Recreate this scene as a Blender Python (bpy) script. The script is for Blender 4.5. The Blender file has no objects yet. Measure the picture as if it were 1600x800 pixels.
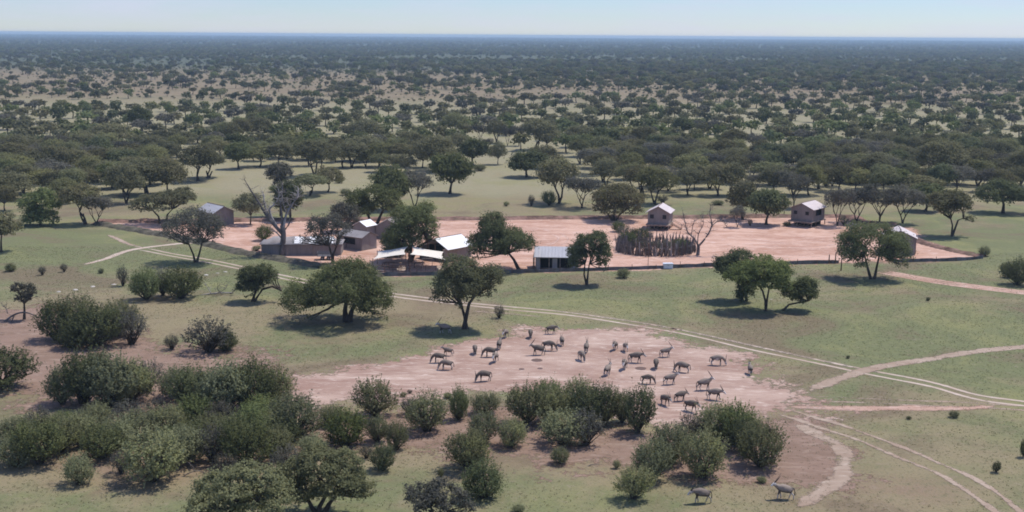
import bpy, bmesh, math, random
import numpy as np
from mathutils import Vector, Matrix, Quaternion

R = math.radians
SC = bpy.context.scene
COL = SC.collection
random.seed(7)

# ------------------------------------------------------------------ camera
FPX, CAM_H = 1900.0, 37.0
PITCH, ROLL = math.atan(345.0 / FPX), R(0.40)
cam_fwd = Vector((0, math.cos(PITCH), -math.sin(PITCH)))
cam_up0 = Vector((0, math.sin(PITCH), math.cos(PITCH)))
X0 = Vector((1, 0, 0))
cam_right = X0 * math.cos(ROLL) + cam_up0 * math.sin(ROLL)
cam_up = cam_up0 * math.cos(ROLL) - X0 * math.sin(ROLL)
CAM = Vector((0, 0, CAM_H))
cd = bpy.data.cameras.new('camera')
cd.sensor_width = 36.0
cd.lens = FPX / 1600.0 * 36.0
cd.clip_start, cd.clip_end = 1.0, 80000.0
camera = bpy.data.objects.new('camera', cd)
COL.objects.link(camera)
m = Matrix((cam_right, cam_up, -cam_fwd)).transposed().to_4x4()
m.translation = CAM
camera.matrix_world = m
SC.camera = camera

# ------------------------------------------------------------------ light and sky
SUN_EL, SUN_AZ = R(63), math.atan2(0.82, 0.57)      # azimuth measured from +Y towards +X
w = bpy.data.worlds.new('World'); SC.world = w; w.use_nodes = True
nt = w.node_tree; nt.nodes.clear()
sky = nt.nodes.new('ShaderNodeTexSky'); sky.sky_type = 'NISHITA'; sky.sun_disc = False
sky.sun_elevation, sky.sun_rotation = SUN_EL, SUN_AZ
sky.altitude = 1200; sky.air_density = 1.0; sky.dust_density = 0.0; sky.ozone_density = 6.0
bg = nt.nodes.new('ShaderNodeBackground'); bg.inputs['Strength'].default_value = 0.13
wo = nt.nodes.new('ShaderNodeOutputWorld')
# thin high cloud laid over the sky by direction
tc = nt.nodes.new('ShaderNodeTexCoord')
mp = nt.nodes.new('ShaderNodeMapping'); mp.inputs['Scale'].default_value = (2.2, 2.2, 16.0)
cn = nt.nodes.new('ShaderNodeTexNoise'); cn.inputs['Scale'].default_value = 2.6; cn.inputs['Detail'].default_value = 9; cn.inputs['Roughness'].default_value = 0.68
cr = nt.nodes.new('ShaderNodeMapRange'); cr.inputs['From Min'].default_value = 0.42; cr.inputs['From Max'].default_value = 0.8
cr.inputs['To Max'].default_value = 0.7
cm = nt.nodes.new('ShaderNodeMix'); cm.data_type = 'RGBA'; cm.inputs['B'].default_value = (4.3, 4.35, 5.5, 1)
nt.links.new(tc.outputs['Generated'], mp.inputs['Vector']); nt.links.new(mp.outputs[0], cn.inputs['Vector'])
nt.links.new(cn.outputs['Fac'], cr.inputs['Value']); nt.links.new(cr.outputs[0], cm.inputs['Factor'])
tn = nt.nodes.new('ShaderNodeMix'); tn.data_type = 'RGBA'; tn.blend_type = 'MULTIPLY'; tn.inputs['Factor'].default_value = 1; tn.inputs['B'].default_value = (.79, .82, .97, 1)
sx = nt.nodes.new('ShaderNodeSeparateXYZ'); nt.links.new(tc.outputs['Generated'], sx.inputs[0])
gr = nt.nodes.new('ShaderNodeMapRange'); gr.inputs['From Max'].default_value = 0.45; gr.inputs['To Min'].default_value = 0.74; gr.inputs['To Max'].default_value = 1.25; nt.links.new(sx.outputs['Z'], gr.inputs['Value'])
sc_ = nt.nodes.new('ShaderNodeVectorMath'); sc_.operation = 'SCALE'; nt.links.new(sky.outputs[0], sc_.inputs[0]); nt.links.new(gr.outputs[0], sc_.inputs['Scale']); nt.links.new(sc_.outputs[0], tn.inputs['A']); nt.links.new(tn.outputs['Result'], cm.inputs['A']); nt.links.new(cm.outputs['Result'], bg.inputs['Color'])
nt.links.new(bg.outputs[0], wo.inputs['Surface'])

sd = bpy.data.lights.new('sun', 'SUN'); sd.energy = 3.6; sd.angle = R(0.6); sd.color = (1.0, 0.955, 0.89)
sun = bpy.data.objects.new('sun', sd); COL.objects.link(sun)
to_sun = Vector((math.sin(SUN_AZ) * math.cos(SUN_EL), math.cos(SUN_AZ) * math.cos(SUN_EL), math.sin(SUN_EL)))
sun.rotation_euler = to_sun.to_track_quat('Z', 'Y').to_euler()
SC.view_settings.view_transform = 'Standard'
SC.view_settings.look = 'None'
SC.view_settings.exposure = 0.30
SC.view_settings.gamma = 1.0
SC.cycles.max_bounces = 6
SC.cycles.diffuse_bounces = 4
SC.cycles.volume_bounces = 0
SC.cycles.transparent_max_bounces = 12
SC.cycles.filter_width = 1.8

HAZE_DENSITY = 1.35e-4
FAR = 16000.0

# ------------------------------------------------------------------ geometry helpers
def ray(px, py):
    return cam_fwd + cam_right * ((px - 800) / FPX) + cam_up * ((400 - py) / FPX)
def gnd(px, py, z=0.0):
    d = ray(px, py)
    return CAM + d * ((z - CAM_H) / d.z)
def onplane(px, py, Y):
    d = ray(px, py)
    return CAM + d * (Y / d.y)
def mpp(px, py):                                      # metres per photograph pixel for a thing standing at that ground point
    g = gnd(px, py)
    return (g - CAM).dot(cam_fwd) / FPX
def topx(P):                                          # arrays or Vector -> photo pixels
    x, y, z = P[0], P[1], P[2] - CAM_H
    zc = x * cam_fwd.x + y * cam_fwd.y + z * cam_fwd.z
    return (800 + FPX * (x * cam_right.x + y * cam_right.y + z * cam_right.z) / zc,
            400 - FPX * (x * cam_up.x + y * cam_up.y + z * cam_up.z) / zc)

def mesh_np(name, V, F, mat, smooth=False):
    """V (n,3) float array, F (m,k) int array of equal sided faces"""
    me = bpy.data.meshes.new(name)
    V = np.asarray(V, dtype=np.float32); F = np.asarray(F, dtype=np.int32)
    k = F.shape[1]
    me.vertices.add(len(V)); me.vertices.foreach_set('co', V.ravel())
    me.loops.add(F.size); me.loops.foreach_set('vertex_index', F.ravel())
    me.polygons.add(len(F)); me.polygons.foreach_set('loop_start', np.arange(0, F.size, k, dtype=np.int32))
    me.polygons.foreach_set('loop_total', np.full(len(F), k, dtype=np.int32))
    if smooth: me.polygons.foreach_set('use_smooth', np.ones(len(F), dtype=bool))
    me.update(calc_edges=True); me.validate()
    me.materials.append(mat)
    return me

def link(name, me, parent=None, loc=None):
    o = bpy.data.objects.new(name, me); COL.objects.link(o)
    if parent: o.parent = parent
    if loc is not None: o.location = loc
    return o
def tag(o, label=None, cat=None, group=None, kind=None):
    if label: o['label'] = label
    if cat: o['category'] = cat
    if group: o['group'] = group
    if kind: o['kind'] = kind
    return o
def thing(name, label, cat, loc=(0, 0, 0), rz=0.0, group=None):
    o = bpy.data.objects.new(name, None); COL.objects.link(o)
    o.empty_display_size = 0.5
    o.location = loc; o.rotation_euler = (0, 0, rz)
    return tag(o, label, cat, group)
KIDS = {}
def dup(root, loc, rz=0.0, scale=(1, 1, 1)):
    r = root.copy(); COL.objects.link(r)
    r.location = loc; r.rotation_euler = (0, 0, rz); r.scale = scale
    for ch in KIDS[root.name]:
        c = ch.copy(); COL.objects.link(c); c.parent = r
    return r

class MB:
    """collects boxes, tubes and polygons into one mesh"""
    def __init__(s): s.V = []; s.F = []
    def add(s, V, F):
        n = len(s.V); s.V += [tuple(v) for v in V]; s.F += [tuple(i + n for i in f) for f in F]
    def box(s, c, d, rz=0, rx=0, ry=0):
        M = Matrix.Translation(c) @ Matrix.Rotation(rz, 4, 'Z') @ Matrix.Rotation(ry, 4, 'Y') @ Matrix.Rotation(rx, 4, 'X')
        V = [M @ Vector((x * d[0] / 2, y * d[1] / 2, z * d[2] / 2)) for x in (-1, 1) for y in (-1, 1) for z in (-1, 1)]
        s.add(V, [(0, 1, 3, 2), (4, 6, 7, 5), (0, 4, 5, 1), (2, 3, 7, 6), (0, 2, 6, 4), (1, 5, 7, 3)])
    def slab(s, pts, t):
        """a sheet through the points (3 or 4) with thickness t"""
        P = [Vector(p) for p in pts]
        n = (P[1] - P[0]).cross(P[2] - P[0]).normalized()
        if n.z < 0: P.reverse(); n = -n
        k = len(P); V = P + [p - n * t for p in P]
        s.add(V, [tuple(range(k)), tuple(range(2 * k - 1, k - 1, -1))] + [(i, k + i, k + (i + 1) % k, (i + 1) % k) for i in range(k)])
    def tube(s, pts, rad, n=6, cap=True):
        P = [Vector(p) for p in pts]; rings = []
        up = Vector((0.13, 0.31, 0.94)).normalized()
        for i, p in enumerate(P):
            d = (P[min(i + 1, len(P) - 1)] - P[max(i - 1, 0)])
            if d.length < 1e-6: d = Vector((0, 0, 1))
            d.normalize()
            a = d.cross(Vector((1, 0.1, 0)) if abs(d.z) > 0.8 else up).normalized(); b = d.cross(a)
            r = rad[i] if hasattr(rad, '__len__') else rad
            rings.append([p + (a * math.cos(t) + b * math.sin(t)) * r for t in [2 * math.pi * j / n for j in range(n)]])
        V = [v for r_ in rings for v in r_]; F = []
        for i in range(len(P) - 1):
            for j in range(n):
                F.append((i * n + j, i * n + (j + 1) % n, (i + 1) * n + (j + 1) % n, (i + 1) * n + j))
        if cap: F += [tuple(range(n - 1, -1, -1)), tuple(range((len(P) - 1) * n, len(P) * n))]
        s.add(V, F)
    def mesh(s, name, mat, smooth=False):
        me = bpy.data.meshes.new(name); me.from_pydata(s.V, [], s.F); me.update()
        if smooth: me.polygons.foreach_set('use_smooth', np.ones(len(me.polygons), dtype=bool))
        me.materials.append(mat); return me
    def build(s, name, mat, parent=None, smooth=False): return link(name, s.mesh(name, mat, smooth), parent)

# ------------------------------------------------------------------ materials
class NT:
    def __init__(s, name):
        s.m = bpy.data.materials.new(name); s.m.use_nodes = True; s.t = s.m.node_tree; s.t.nodes.clear()
    def n(s, kind, **kw):
        nd = s.t.nodes.new(kind)
        for k, v in kw.items():
            if k.startswith('_'): setattr(nd, k[1:], v)
        return nd
    def set(s, sock, v):
        if isinstance(v, bpy.types.NodeSocket): s.t.links.new(v, sock)
        elif v is not None:
            if hasattr(v, '__len__') and len(v) == 3 and sock.type == 'RGBA': v = tuple(v) + (1,)
            sock.default_value = v
    def noise(s, vec, scale, detail=4, rough=0.55, dist=0.0):
        n = s.n('ShaderNodeTexNoise'); s.set(n.inputs['Vector'], vec)
        n.inputs['Scale'].default_value = scale; n.inputs['Detail'].default_value = detail
        n.inputs['Roughness'].default_value = rough; n.inputs['Distortion'].default_value = dist
        return n.outputs['Fac']
    def ramp(s, v, a, b, lo=0.0, hi=1.0, smooth=True):
        n = s.n('ShaderNodeMapRange'); n.interpolation_type = 'SMOOTHSTEP' if smooth else 'LINEAR'
        s.set(n.inputs['Value'], v); n.inputs['From Min'].default_value = a; n.inputs['From Max'].default_value = b
        n.inputs['To Min'].default_value = lo; n.inputs['To Max'].default_value = hi
        return n.outputs[0]
    def mix(s, f, a, b, mode='MIX'):
        n = s.n('ShaderNodeMix'); n.data_type = 'RGBA'; n.blend_type = mode
        s.set(n.inputs['Factor'], f); s.set(n.inputs['A'], a); s.set(n.inputs['B'], b)
        return n.outputs['Result']
    def math(s, op, a, b=None, c=None):
        n = s.n('ShaderNodeMath'); n.operation = op
        s.set(n.inputs[0], a)
        if b is not None: s.set(n.inputs[1], b)
        if c is not None: s.set(n.inputs[2], c)
        return n.outputs[0]
    def attr(s, name):
        n = s.n('ShaderNodeAttribute'); n.attribute_name = name; return n
    def map(s, vec, scale, rot=0.0):
        n = s.n('ShaderNodeMapping'); s.set(n.inputs['Vector'], vec); n.inputs['Scale'].default_value = scale
        n.inputs['Rotation'].default_value = (0, 0, rot); return n.outputs[0]
    def bsdf(s, col, rough=0.9, spec=0.2, bump=None, bstr=0.5, bdist=0.05):
        b = s.n('ShaderNodeBsdfPrincipled'); s.set(b.inputs['Base Color'], col)
        s.set(b.inputs['Roughness'], rough); b.inputs['Specular IOR Level'].default_value = spec
        if bump is not None:
            bp = s.n('ShaderNodeBump'); bp.inputs['Strength'].default_value = bstr; bp.inputs['Distance'].default_value = bdist
            s.set(bp.inputs['Height'], bump); s.t.links.new(bp.outputs[0], b.inputs['Normal'])
        return b.outputs[0]
    def out(s, sh):
        o = s.n('ShaderNodeOutputMaterial'); s.t.links.new(sh, o.inputs['Surface']); return s.m

def world_pos(t): return t.n('ShaderNodeNewGeometry').outputs['Position']
def obj_pos(t): return t.n('ShaderNodeTexCoord').outputs['Object']

def mat_surface(name, col, var=0.12, scale=1.5, rough=0.85, spec=0.2, stretch=(1, 1, 1), dirt=None, bump=0.3):
    t = NT(name); p = t.map(obj_pos(t), stretch)
    n = t.noise(p, scale, 5, 0.6); n2 = t.noise(p, scale * 7, 3, 0.6)
    lo = tuple(c * (1 - var * 2.2) for c in col); hi = tuple(min(1, c * (1 + var)) for c in col)
    c = t.mix(t.ramp(n, 0.3, 0.7), lo, hi)
    c = t.mix(t.ramp(n2, 0.3, 0.75, 0, 0.35), c, lo)
    if dirt: c = t.mix(t.ramp(t.noise(p, scale * 0.6, 4, 0.7), 0.5, 0.72, 0, 0.7), c, dirt)
    return t.out(t.bsdf(c, rough, spec, n2, bump, 0.03))

def mat_foliage(name, a, b, c3, transl=0.42):
    t = NT(name); p = obj_pos(t)
    oi = t.n('ShaderNodeObjectInfo').outputs['Random']
    n = t.noise(p, 0.55, 3, 0.5); n2 = t.noise(p, 5.0, 2, 0.6)
    col = t.mix(t.ramp(oi, 0.0, 1.0, smooth=False), a, b)
    col = t.mix(t.ramp(n, 0.42, 0.68, 0, 0.75), col, c3)
    col = t.mix(t.ramp(n2, 0.35, 0.75, 0, 0.5), col, tuple(x * 1.5 for x in a))
    wn = t.n('ShaderNodeMath'); wn.operation = 'FRACT'; t.set(wn.inputs[0], t.math('MULTIPLY', oi, 7.31))
    hsv = t.n('ShaderNodeHueSaturation'); t.set(hsv.inputs['Color'], col)
    t.set(hsv.inputs['Value'], t.ramp(wn.outputs[0], 0, 1, 0.74, 1.32, False)); t.set(hsv.inputs['Saturation'], t.ramp(oi, 0, 1, 0.85, 1.1, False))
    col = hsv.outputs[0]
    b1 = t.n('ShaderNodeBsdfDiffuse'); t.set(b1.inputs[0], col)
    b2 = t.n('ShaderNodeBsdfTranslucent'); t.set(b2.inputs[0], col)
    mx = t.n('ShaderNodeMixShader'); mx.inputs[0].default_value = transl
    t.t.links.new(b1.outputs[0], mx.inputs[1]); t.t.links.new(b2.outputs[0], mx.inputs[2])
    return t.out(mx.outputs[0])

GREEN = (0.158, 0.168, 0.080); TAN = (0.245, 0.200, 0.118); RED = (0.225, 0.140, 0.102); PALE = (0.290, 0.258, 0.158)
SAND_R = (0.56, 0.36, 0.270); SAND_D = (0.39, 0.220, 0.152); SAND_P = (0.70, 0.55, 0.47)

def land_colour(t):
    """grass, dry grass and soil; reads the zones stored on the ground sheet"""
    p = world_pos(t)
    z = t.attr('zone'); sep = t.n('ShaderNodeSeparateColor'); t.t.links.new(z.outputs['Color'], sep.inputs[0])
    red, grn, pal = sep.outputs[0], sep.outputs[1], sep.outputs[2]
    big = t.noise(p, 0.022, 5, 0.6, 0.6); mid = t.noise(p, 0.11, 5, 0.65); fine = t.noise(t.map(p, (1, 0.8, 1)), 1.3, 5, 0.7)
    tuft = t.noise(p, 4.5, 3, 0.7)
    g = t.math('ADD', t.math('MULTIPLY', grn, 1.1), t.math('MULTIPLY', t.math('SUBTRACT', big, 0.5), 1.6))
    g = t.math('ADD', g, t.math('MULTIPLY', t.math('SUBTRACT', mid, 0.5), 2.1))
    c = t.mix(t.ramp(g, 0.18, 0.85), TAN, GREEN)
    r = t.math('ADD', red, t.math('MULTIPLY', t.math('SUBTRACT', mid, 0.5), 1.3))
    r = t.math('ADD', r, t.math('MULTIPLY', t.math('SUBTRACT', fine, 0.5), 0.7))
    c = t.mix(t.ramp(r, 0.35, 1.0, 0, 0.85), c, RED)
    q = t.math('ADD', pal, t.math('MULTIPLY', t.math('SUBTRACT', mid, 0.5), 1.1))
    c = t.mix(t.ramp(q, 0.25, 0.9, 0, 0.9), c, PALE)
    yl = t.noise(p, 0.05, 6, 0.7, 1.0); c = t.mix(t.math('MULTIPLY', t.ramp(yl, .48, .66, 0, .75), t.ramp(red, .55, .1)), c, (0.235, 0.225, 0.098))
    c = t.mix(t.math('MULTIPLY', t.ramp(yl, .50, .34, 0, .85), t.ramp(pal, .6, .2)), c, (0.175, 0.132, 0.085))
    c = t.mix(t.ramp(fine, 0.54, 0.72, 0, 0.65), c, (0.27, 0.22, 0.15))
    c = t.mix(t.ramp(fine, 0.46, 0.26, 0, 0.6), c, (0.080, 0.082, 0.045))
    c = t.mix(t.ramp(tuft, 0.48, 0.28, 0, 0.75), c, (0.065, 0.072, 0.036))
    return c, fine, mid, p

t = NT('savanna_ground')
lc, fine, mid, p = land_colour(t)
# far scrub floor is darker under the closed woodland
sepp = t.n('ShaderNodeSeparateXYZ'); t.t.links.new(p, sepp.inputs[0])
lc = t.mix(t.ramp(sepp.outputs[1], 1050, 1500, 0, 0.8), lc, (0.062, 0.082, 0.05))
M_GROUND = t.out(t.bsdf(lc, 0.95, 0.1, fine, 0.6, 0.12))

def mat_sand(name, a, b, c3, edge=0.35, streak=0.0, attrname='edge'):
    """bare earth whose rim breaks up into the grass round it; 'edge' is 0 at the rim and 1 inside"""
    t = NT(name); p = world_pos(t)
    ps = t.map(p, (1, 2.2, 1), streak)
    n1 = t.noise(ps, 0.09, 5, 0.62, 0.8); n2 = t.noise(ps, 0.55, 5, 0.68, 0.4); n3 = t.noise(p, 2.8, 4, 0.7); n4 = t.noise(t.map(p, (.35, 1.6, 1), .12), .8, 5, .6, 1.2)
    c = t.mix(t.ramp(n1, 0.36, 0.66), a, b)
    c = t.mix(t.ramp(n2, 0.52, 0.74, 0, 0.75), c, c3)
    c = t.mix(t.ramp(n2, 0.44, 0.26, 0, 0.6), c, tuple(x * 0.62 for x in a))
    c = t.mix(t.ramp(n3, 0.42, 0.25, 0, 0.45), c, tuple(x * 0.55 for x in a))
    c = t.mix(t.ramp(n4, .55, .70, 0, .6), c, c3); c = t.mix(t.ramp(n4, .42, .30, 0, .5), c, tuple(x * .7 for x in b))
    e = t.attr(attrname).outputs['Fac']
    rim = t.math('ADD', e, t.math('MULTIPLY', t.math('SUBTRACT', t.noise(p, 0.16, 5, 0.65), 0.5), edge * 4))
    rim = t.math('ADD', rim, t.math('MULTIPLY', t.math('SUBTRACT', t.noise(p, 1.4, 3, 0.7), 0.5), edge * 2.4))
    f = t.ramp(rim, 0.30, 0.62)
    s = t.bsdf(c, 0.95, 0.1, n3, 0.45, 0.06)
    tr = t.n('ShaderNodeBsdfTransparent'); mx = t.n('ShaderNodeMixShader')
    t.set(mx.inputs[0], f); t.t.links.new(tr.outputs[0], mx.inputs[1]); t.t.links.new(s, mx.inputs[2])
    return t.out(mx.outputs[0])
M_YARD = mat_sand('red_sand', SAND_R, SAND_D, SAND_P, 0.42)
M_PAN = mat_sand('pan_earth', (0.43, 0.305, 0.240), (0.30, 0.190, 0.145), (0.62, 0.50, 0.415), 0.55)
M_BARE = mat_sand('bare_soil', (0.26, 0.175, 0.13), (0.21, 0.14, 0.10), (0.36, 0.27, 0.21), 0.6)
M_TRACK = mat_sand('track_sand', (0.50, 0.40, 0.32), (0.40, 0.30, 0.23), (0.62, 0.53, 0.44), 0.24)
M_TRACK_FAINT = mat_sand('faint_track_sand', (0.38, 0.29, 0.22), (0.31, 0.225, 0.165), (0.48, 0.39, 0.31), 0.36)
M_TYRE = mat_sand('tyre_marked_sand', (0.62, 0.43, 0.34), (0.50, 0.32, 0.25), (0.70, 0.54, 0.46), 0.5)
M_TRACK_RED = mat_sand('red_track_sand', (0.47, 0.31, 0.24), (0.38, 0.235, 0.17), (0.62, 0.48, 0.40), 0.26)

F_ACACIA = mat_foliage('acacia_leaves', (0.148, 0.145, 0.074), (0.165, 0.146, 0.092), (0.198, 0.195, 0.092))
F_DARK = mat_foliage('dark_leaves', (0.104, 0.118, 0.054), (0.122, 0.128, 0.062), (0.165, 0.182, 0.078))
F_BUSH = mat_foliage('shrub_leaves', (0.196, 0.206, 0.100), (0.212, 0.206, 0.118), (0.265, 0.275, 0.118))
F_GREY = mat_foliage('grey_twig_leaves', (0.130, 0.124, 0.096), (0.140, 0.128, 0.104), (0.115, 0.120, 0.080))
F_OLIVE = mat_foliage('olive_leaves', (0.180, 0.185, 0.084), (0.195, 0.182, 0.095), (0.150, 0.160, 0.075))
F_FRESH = mat_foliage('fresh_leaves', (0.140, 0.165, 0.064), (0.150, 0.165, 0.072), (0.120, 0.145, 0.060))
M_BARK = mat_surface('bark', (0.085, 0.068, 0.055), 0.25, 3.0, 0.95, 0.1, (1, 1, 0.3))
M_DEAD = mat_surface('bleached_wood', (0.42, 0.38, 0.35), 0.22, 1.2, 0.9, 0.1, (1, 1, 0.4), dirt=(0.13, 0.11, 0.095))
M_DEADDK = mat_surface('weathered_dead_wood', (0.20, 0.175, 0.16), 0.25, 1.8, 0.9, 0.1, (1, 1, 0.4))
M_CANVAS = mat_surface('brown_canvas', (0.265, 0.232, 0.215), 0.10, 0.9, 0.9, 0.1, (1, 1, 0.35), dirt=(0.215, 0.17, 0.145))
M_CANVAS_L = mat_surface('pale_canvas', (0.50, 0.46, 0.43), 0.08, 0.7, 0.85, 0.15, dirt=(0.36, 0.30, 0.27))
M_CANVAS_G = mat_surface('grey_canvas', (0.30, 0.275, 0.27), 0.10, 0.8, 0.85, 0.15, dirt=(0.24, 0.20, 0.18))
M_ROOFP = mat_surface('dusty_roof_sheet', (0.60, 0.52, 0.50), 0.06, 0.8, 0.7, 0.3, (1, 0.3, 1), dirt=(0.48, 0.38, 0.34))
M_ROOFW = mat_surface('white_roof_sheet', (0.80, 0.79, 0.78), 0.04, 0.9, 0.6, 0.3, (1, 0.3, 1), dirt=(0.66, 0.62, 0.58))
M_ROOFG = mat_surface('galvanised_roof_sheet', (0.40, 0.39, 0.40), 0.06, 0.8, 0.55, 0.4, (4, 0.4, 1), dirt=(0.42, 0.39, 0.38))
M_SHADE = mat_surface('painted_shade', (0.018, 0.016, 0.016), 0.1, 2.0)  # near-black colour standing in for shade inside and under buildings
M_MESH = mat_surface('dark_gauze', (0.035, 0.032, 0.034), 0.2, 4.0)  # window gauze, and the shade painted into open tent sides
M_WOOD = mat_surface('weathered_timber', (0.19, 0.125, 0.09), 0.2, 2.5, 0.85, 0.15, (1, 1, 0.3))
M_WOODL = mat_surface('pale_timber', (0.40, 0.31, 0.25), 0.2, 2.5, 0.85, 0.15)
M_SAIL = mat_surface('cream_sailcloth', (0.72, 0.66, 0.57), 0.04, 0.8, 0.8, 0.1, bump=0.1)
M_WHITE = mat_surface('white_plastic', (0.74, 0.75, 0.77), 0.04, 1.5, 0.45, 0.4)
M_WALLG = mat_surface('grey_render', (0.36, 0.34, 0.33), 0.1, 1.0, 0.9, 0.1, dirt=(0.28, 0.23, 0.20))
M_METAL = mat_surface('grey_painted_steel', (0.24, 0.235, 0.24), 0.15, 2.0, 0.5, 0.4, dirt=(0.20, 0.15, 0.12))
M_RUBBER = mat_surface('black_rubber', (0.025, 0.024, 0.023), 0.1, 3.0)
M_NET = mat_surface('dark_shade_netting', (0.16, 0.16, 0.165), 0.25, 0.8, 0.95, 0.1, dirt=(0.15, 0.12, 0.10))
M_BANK = mat_surface('brush_covered_bank', (0.13, 0.115, 0.085), 0.3, 0.8, 0.95, 0.1, dirt=(0.09, 0.095, 0.055), bump=0.9)
M_BANKR = mat_surface('red_earth_bank', (0.25, 0.15, 0.115), 0.3, 0.5, 0.95, 0.1, dirt=(0.15, 0.14, 0.08), bump=0.9)

# ------------------------------------------------------------------ ground sheet
def axis(lo, hi, step, far_lo, far_hi):
    a = list(np.arange(lo, hi + 0.01, step))
    s, x = step, hi
    while x < far_hi: s *= 1.22; x += s; a.append(min(x, far_hi))
    s, x = step, lo
    while x > far_lo: s *= 1.22; x -= s; a.insert(0, max(x, far_lo))
    return np.array(a)
ZB = [  # zones of the land: photograph pixel, radii in pixels, red / green / pale amounts
    (100, 410, 260, 42, 0, 1.0, 0), (60, 375, 160, 22, 0, 1.0, 0.15), (380, 420, 200, 25, 0, .9, 0), (900, 455, 420, 26, 0, .85, 0), (1450, 520, 330, 75, 0, .95, 0),
    (1500, 372, 200, 32, 0, .8, .2), (1480, 480, 260, 35, 0, .5, .3), (60, 785, 260, 30, 0, .9, 0), (950, 770, 480, 30, 0, .75, 0), (520, 560, 170, 30, .1, .85, 0), (300, 555, 140, 20, .1, .5, 0),
    (60, 530, 200, 60, .85, 0, 0), (300, 490, 140, 22, .4, .1, .1), (300, 610, 280, 50, .85, .1, 0), (660, 475, 130, 28, .6, .2, 0), (250, 720, 400, 50, .8, .2, 0), (900, 715, 380, 48, .7, .2, .25),
    (1240, 690, 120, 70, .6, .0, .35), (1400, 770, 240, 45, .6, .15, .25), (1480, 690, 240, 45, .35, .5, 0), (700, 770, 160, 40, .2, .6, .1), (1330, 600, 160, 26, .1, .7, 0), (1100, 475, 200, 20, .1, .7, 0)]
def zones(X, Y):
    px, py = topx((X, Y, np.zeros_like(X)))
    ok = Y > 60
    r = np.full_like(X, .18); g = np.full_like(X, .45); b = np.full_like(X, .08)
    for (cx, cy, rx, ry, ar, ag, ab) in ZB:
        f = np.where(ok, np.exp(-((px - cx) / rx) ** 2 - ((py - cy) / ry) ** 2), 0)
        r += f * (ar - r); g += f * (ag - g); b += f * (ab - b)
    f = np.clip((Y - 262) / 30, 0, 1)                # pale grass flats beyond the camp
    r += f * (.26 - r); g += f * (.28 - g); b += f * (.80 - b)
    f = np.clip((Y - 560) / 200, 0, 1)
    r += f * (.60 - r); g += f * (.30 - g); b += f * (.22 - b)
    return r, g, b
def set_zone(me, V):
    at = me.color_attributes.new('zone', 'FLOAT_COLOR', 'POINT')
    r, g, b = zones(V[:, 0], V[:, 1])
    at.data.foreach_set('color', np.stack([r, g, b, np.ones_like(r)], 1).astype(np.float32).ravel())
def grid(xs, ys, z=0.0):
    XX, YY = np.meshgrid(xs, ys); n = len(xs)
    V = np.stack([XX.ravel(), YY.ravel(), np.full(XX.size, z)], 1)
    i = (np.arange(len(ys) - 1)[:, None] * n + np.arange(n - 1)[None, :]).ravel()
    return V, np.stack([i, i + 1, i + n + 1, i + n], 1)
V, F = grid(axis(-240, 240, 3.0, -FAR, FAR), axis(60, 720, 3.0, -200, FAR))
me = mesh_np('ground', V, F, M_GROUND); set_zone(me, V)
tag(link('ground', me), kind='structure')

def seg_dist(X, Y, pts, closed=False):
    D = np.full(X.shape, 1e9); n = len(pts)
    for i in range(n if closed else n - 1):
        ax, ay = pts[i]; bx, by = pts[(i + 1) % n]
        dx, dy = bx - ax, by - ay
        tt = np.clip(((X - ax) * dx + (Y - ay) * dy) / (dx * dx + dy * dy + 1e-9), 0, 1)
        D = np.minimum(D, np.hypot(X - ax - tt * dx, Y - ay - tt * dy))
    return D
def inside(X, Y, pts):
    c = np.zeros(X.shape, bool); n = len(pts)
    for i in range(n):
        ax, ay = pts[i]; bx, by = pts[(i + 1) % n]
        k = ((ay > Y) != (by > Y)) & (X < (bx - ax) * (Y - ay) / (by - ay + 1e-12) + ax)
        c ^= k
    return c
def patch(name, pix, mat, feather, z, step=1.0):
    """a sheet of bare earth; its edge attribute runs 0..1 across the feathered rim"""
    P = [(gnd(*q).x, gnd(*q).y) for q in pix]
    xs = np.arange(min(q[0] for q in P) - feather, max(q[0] for q in P) + feather, step)
    ys = np.arange(min(q[1] for q in P) - feather, max(q[1] for q in P) + feather, step)
    V, F = grid(xs, ys, z)
    D = seg_dist(V[:, 0], V[:, 1], P, True); ins = inside(V[:, 0], V[:, 1], P)
    e = np.where(ins, 0.5 + D / feather, 0.5 - D / feather).clip(-1, 2.5)
    keep = (e[F] > -0.9).any(1); F = F[keep]
    used = np.unique(F); mp_ = np.full(len(V), -1); mp_[used] = np.arange(len(used))
    me = mesh_np(name, V[used], mp_[F], mat)
    a = me.attributes.new('edge', 'FLOAT', 'POINT'); a.data.foreach_set('value', e[used].astype(np.float32))
    return tag(link(name, me), kind='structure')
def smooth_line(P, n=8):
    out = []
    for i in range(len(P) - 1):
        p0, p1, p2, p3 = P[max(i - 1, 0)], P[i], P[i + 1], P[min(i + 2, len(P) - 1)]
        for k in range(n):
            u = k / n
            out.append(0.5 * ((2 * p1) + (p2 - p0) * u + (2 * p0 - 5 * p1 + 4 * p2 - p3) * u * u + (3 * p1 - p0 - 3 * p2 + p3) * u ** 3))
    out.append(P[-1]); return out
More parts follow.
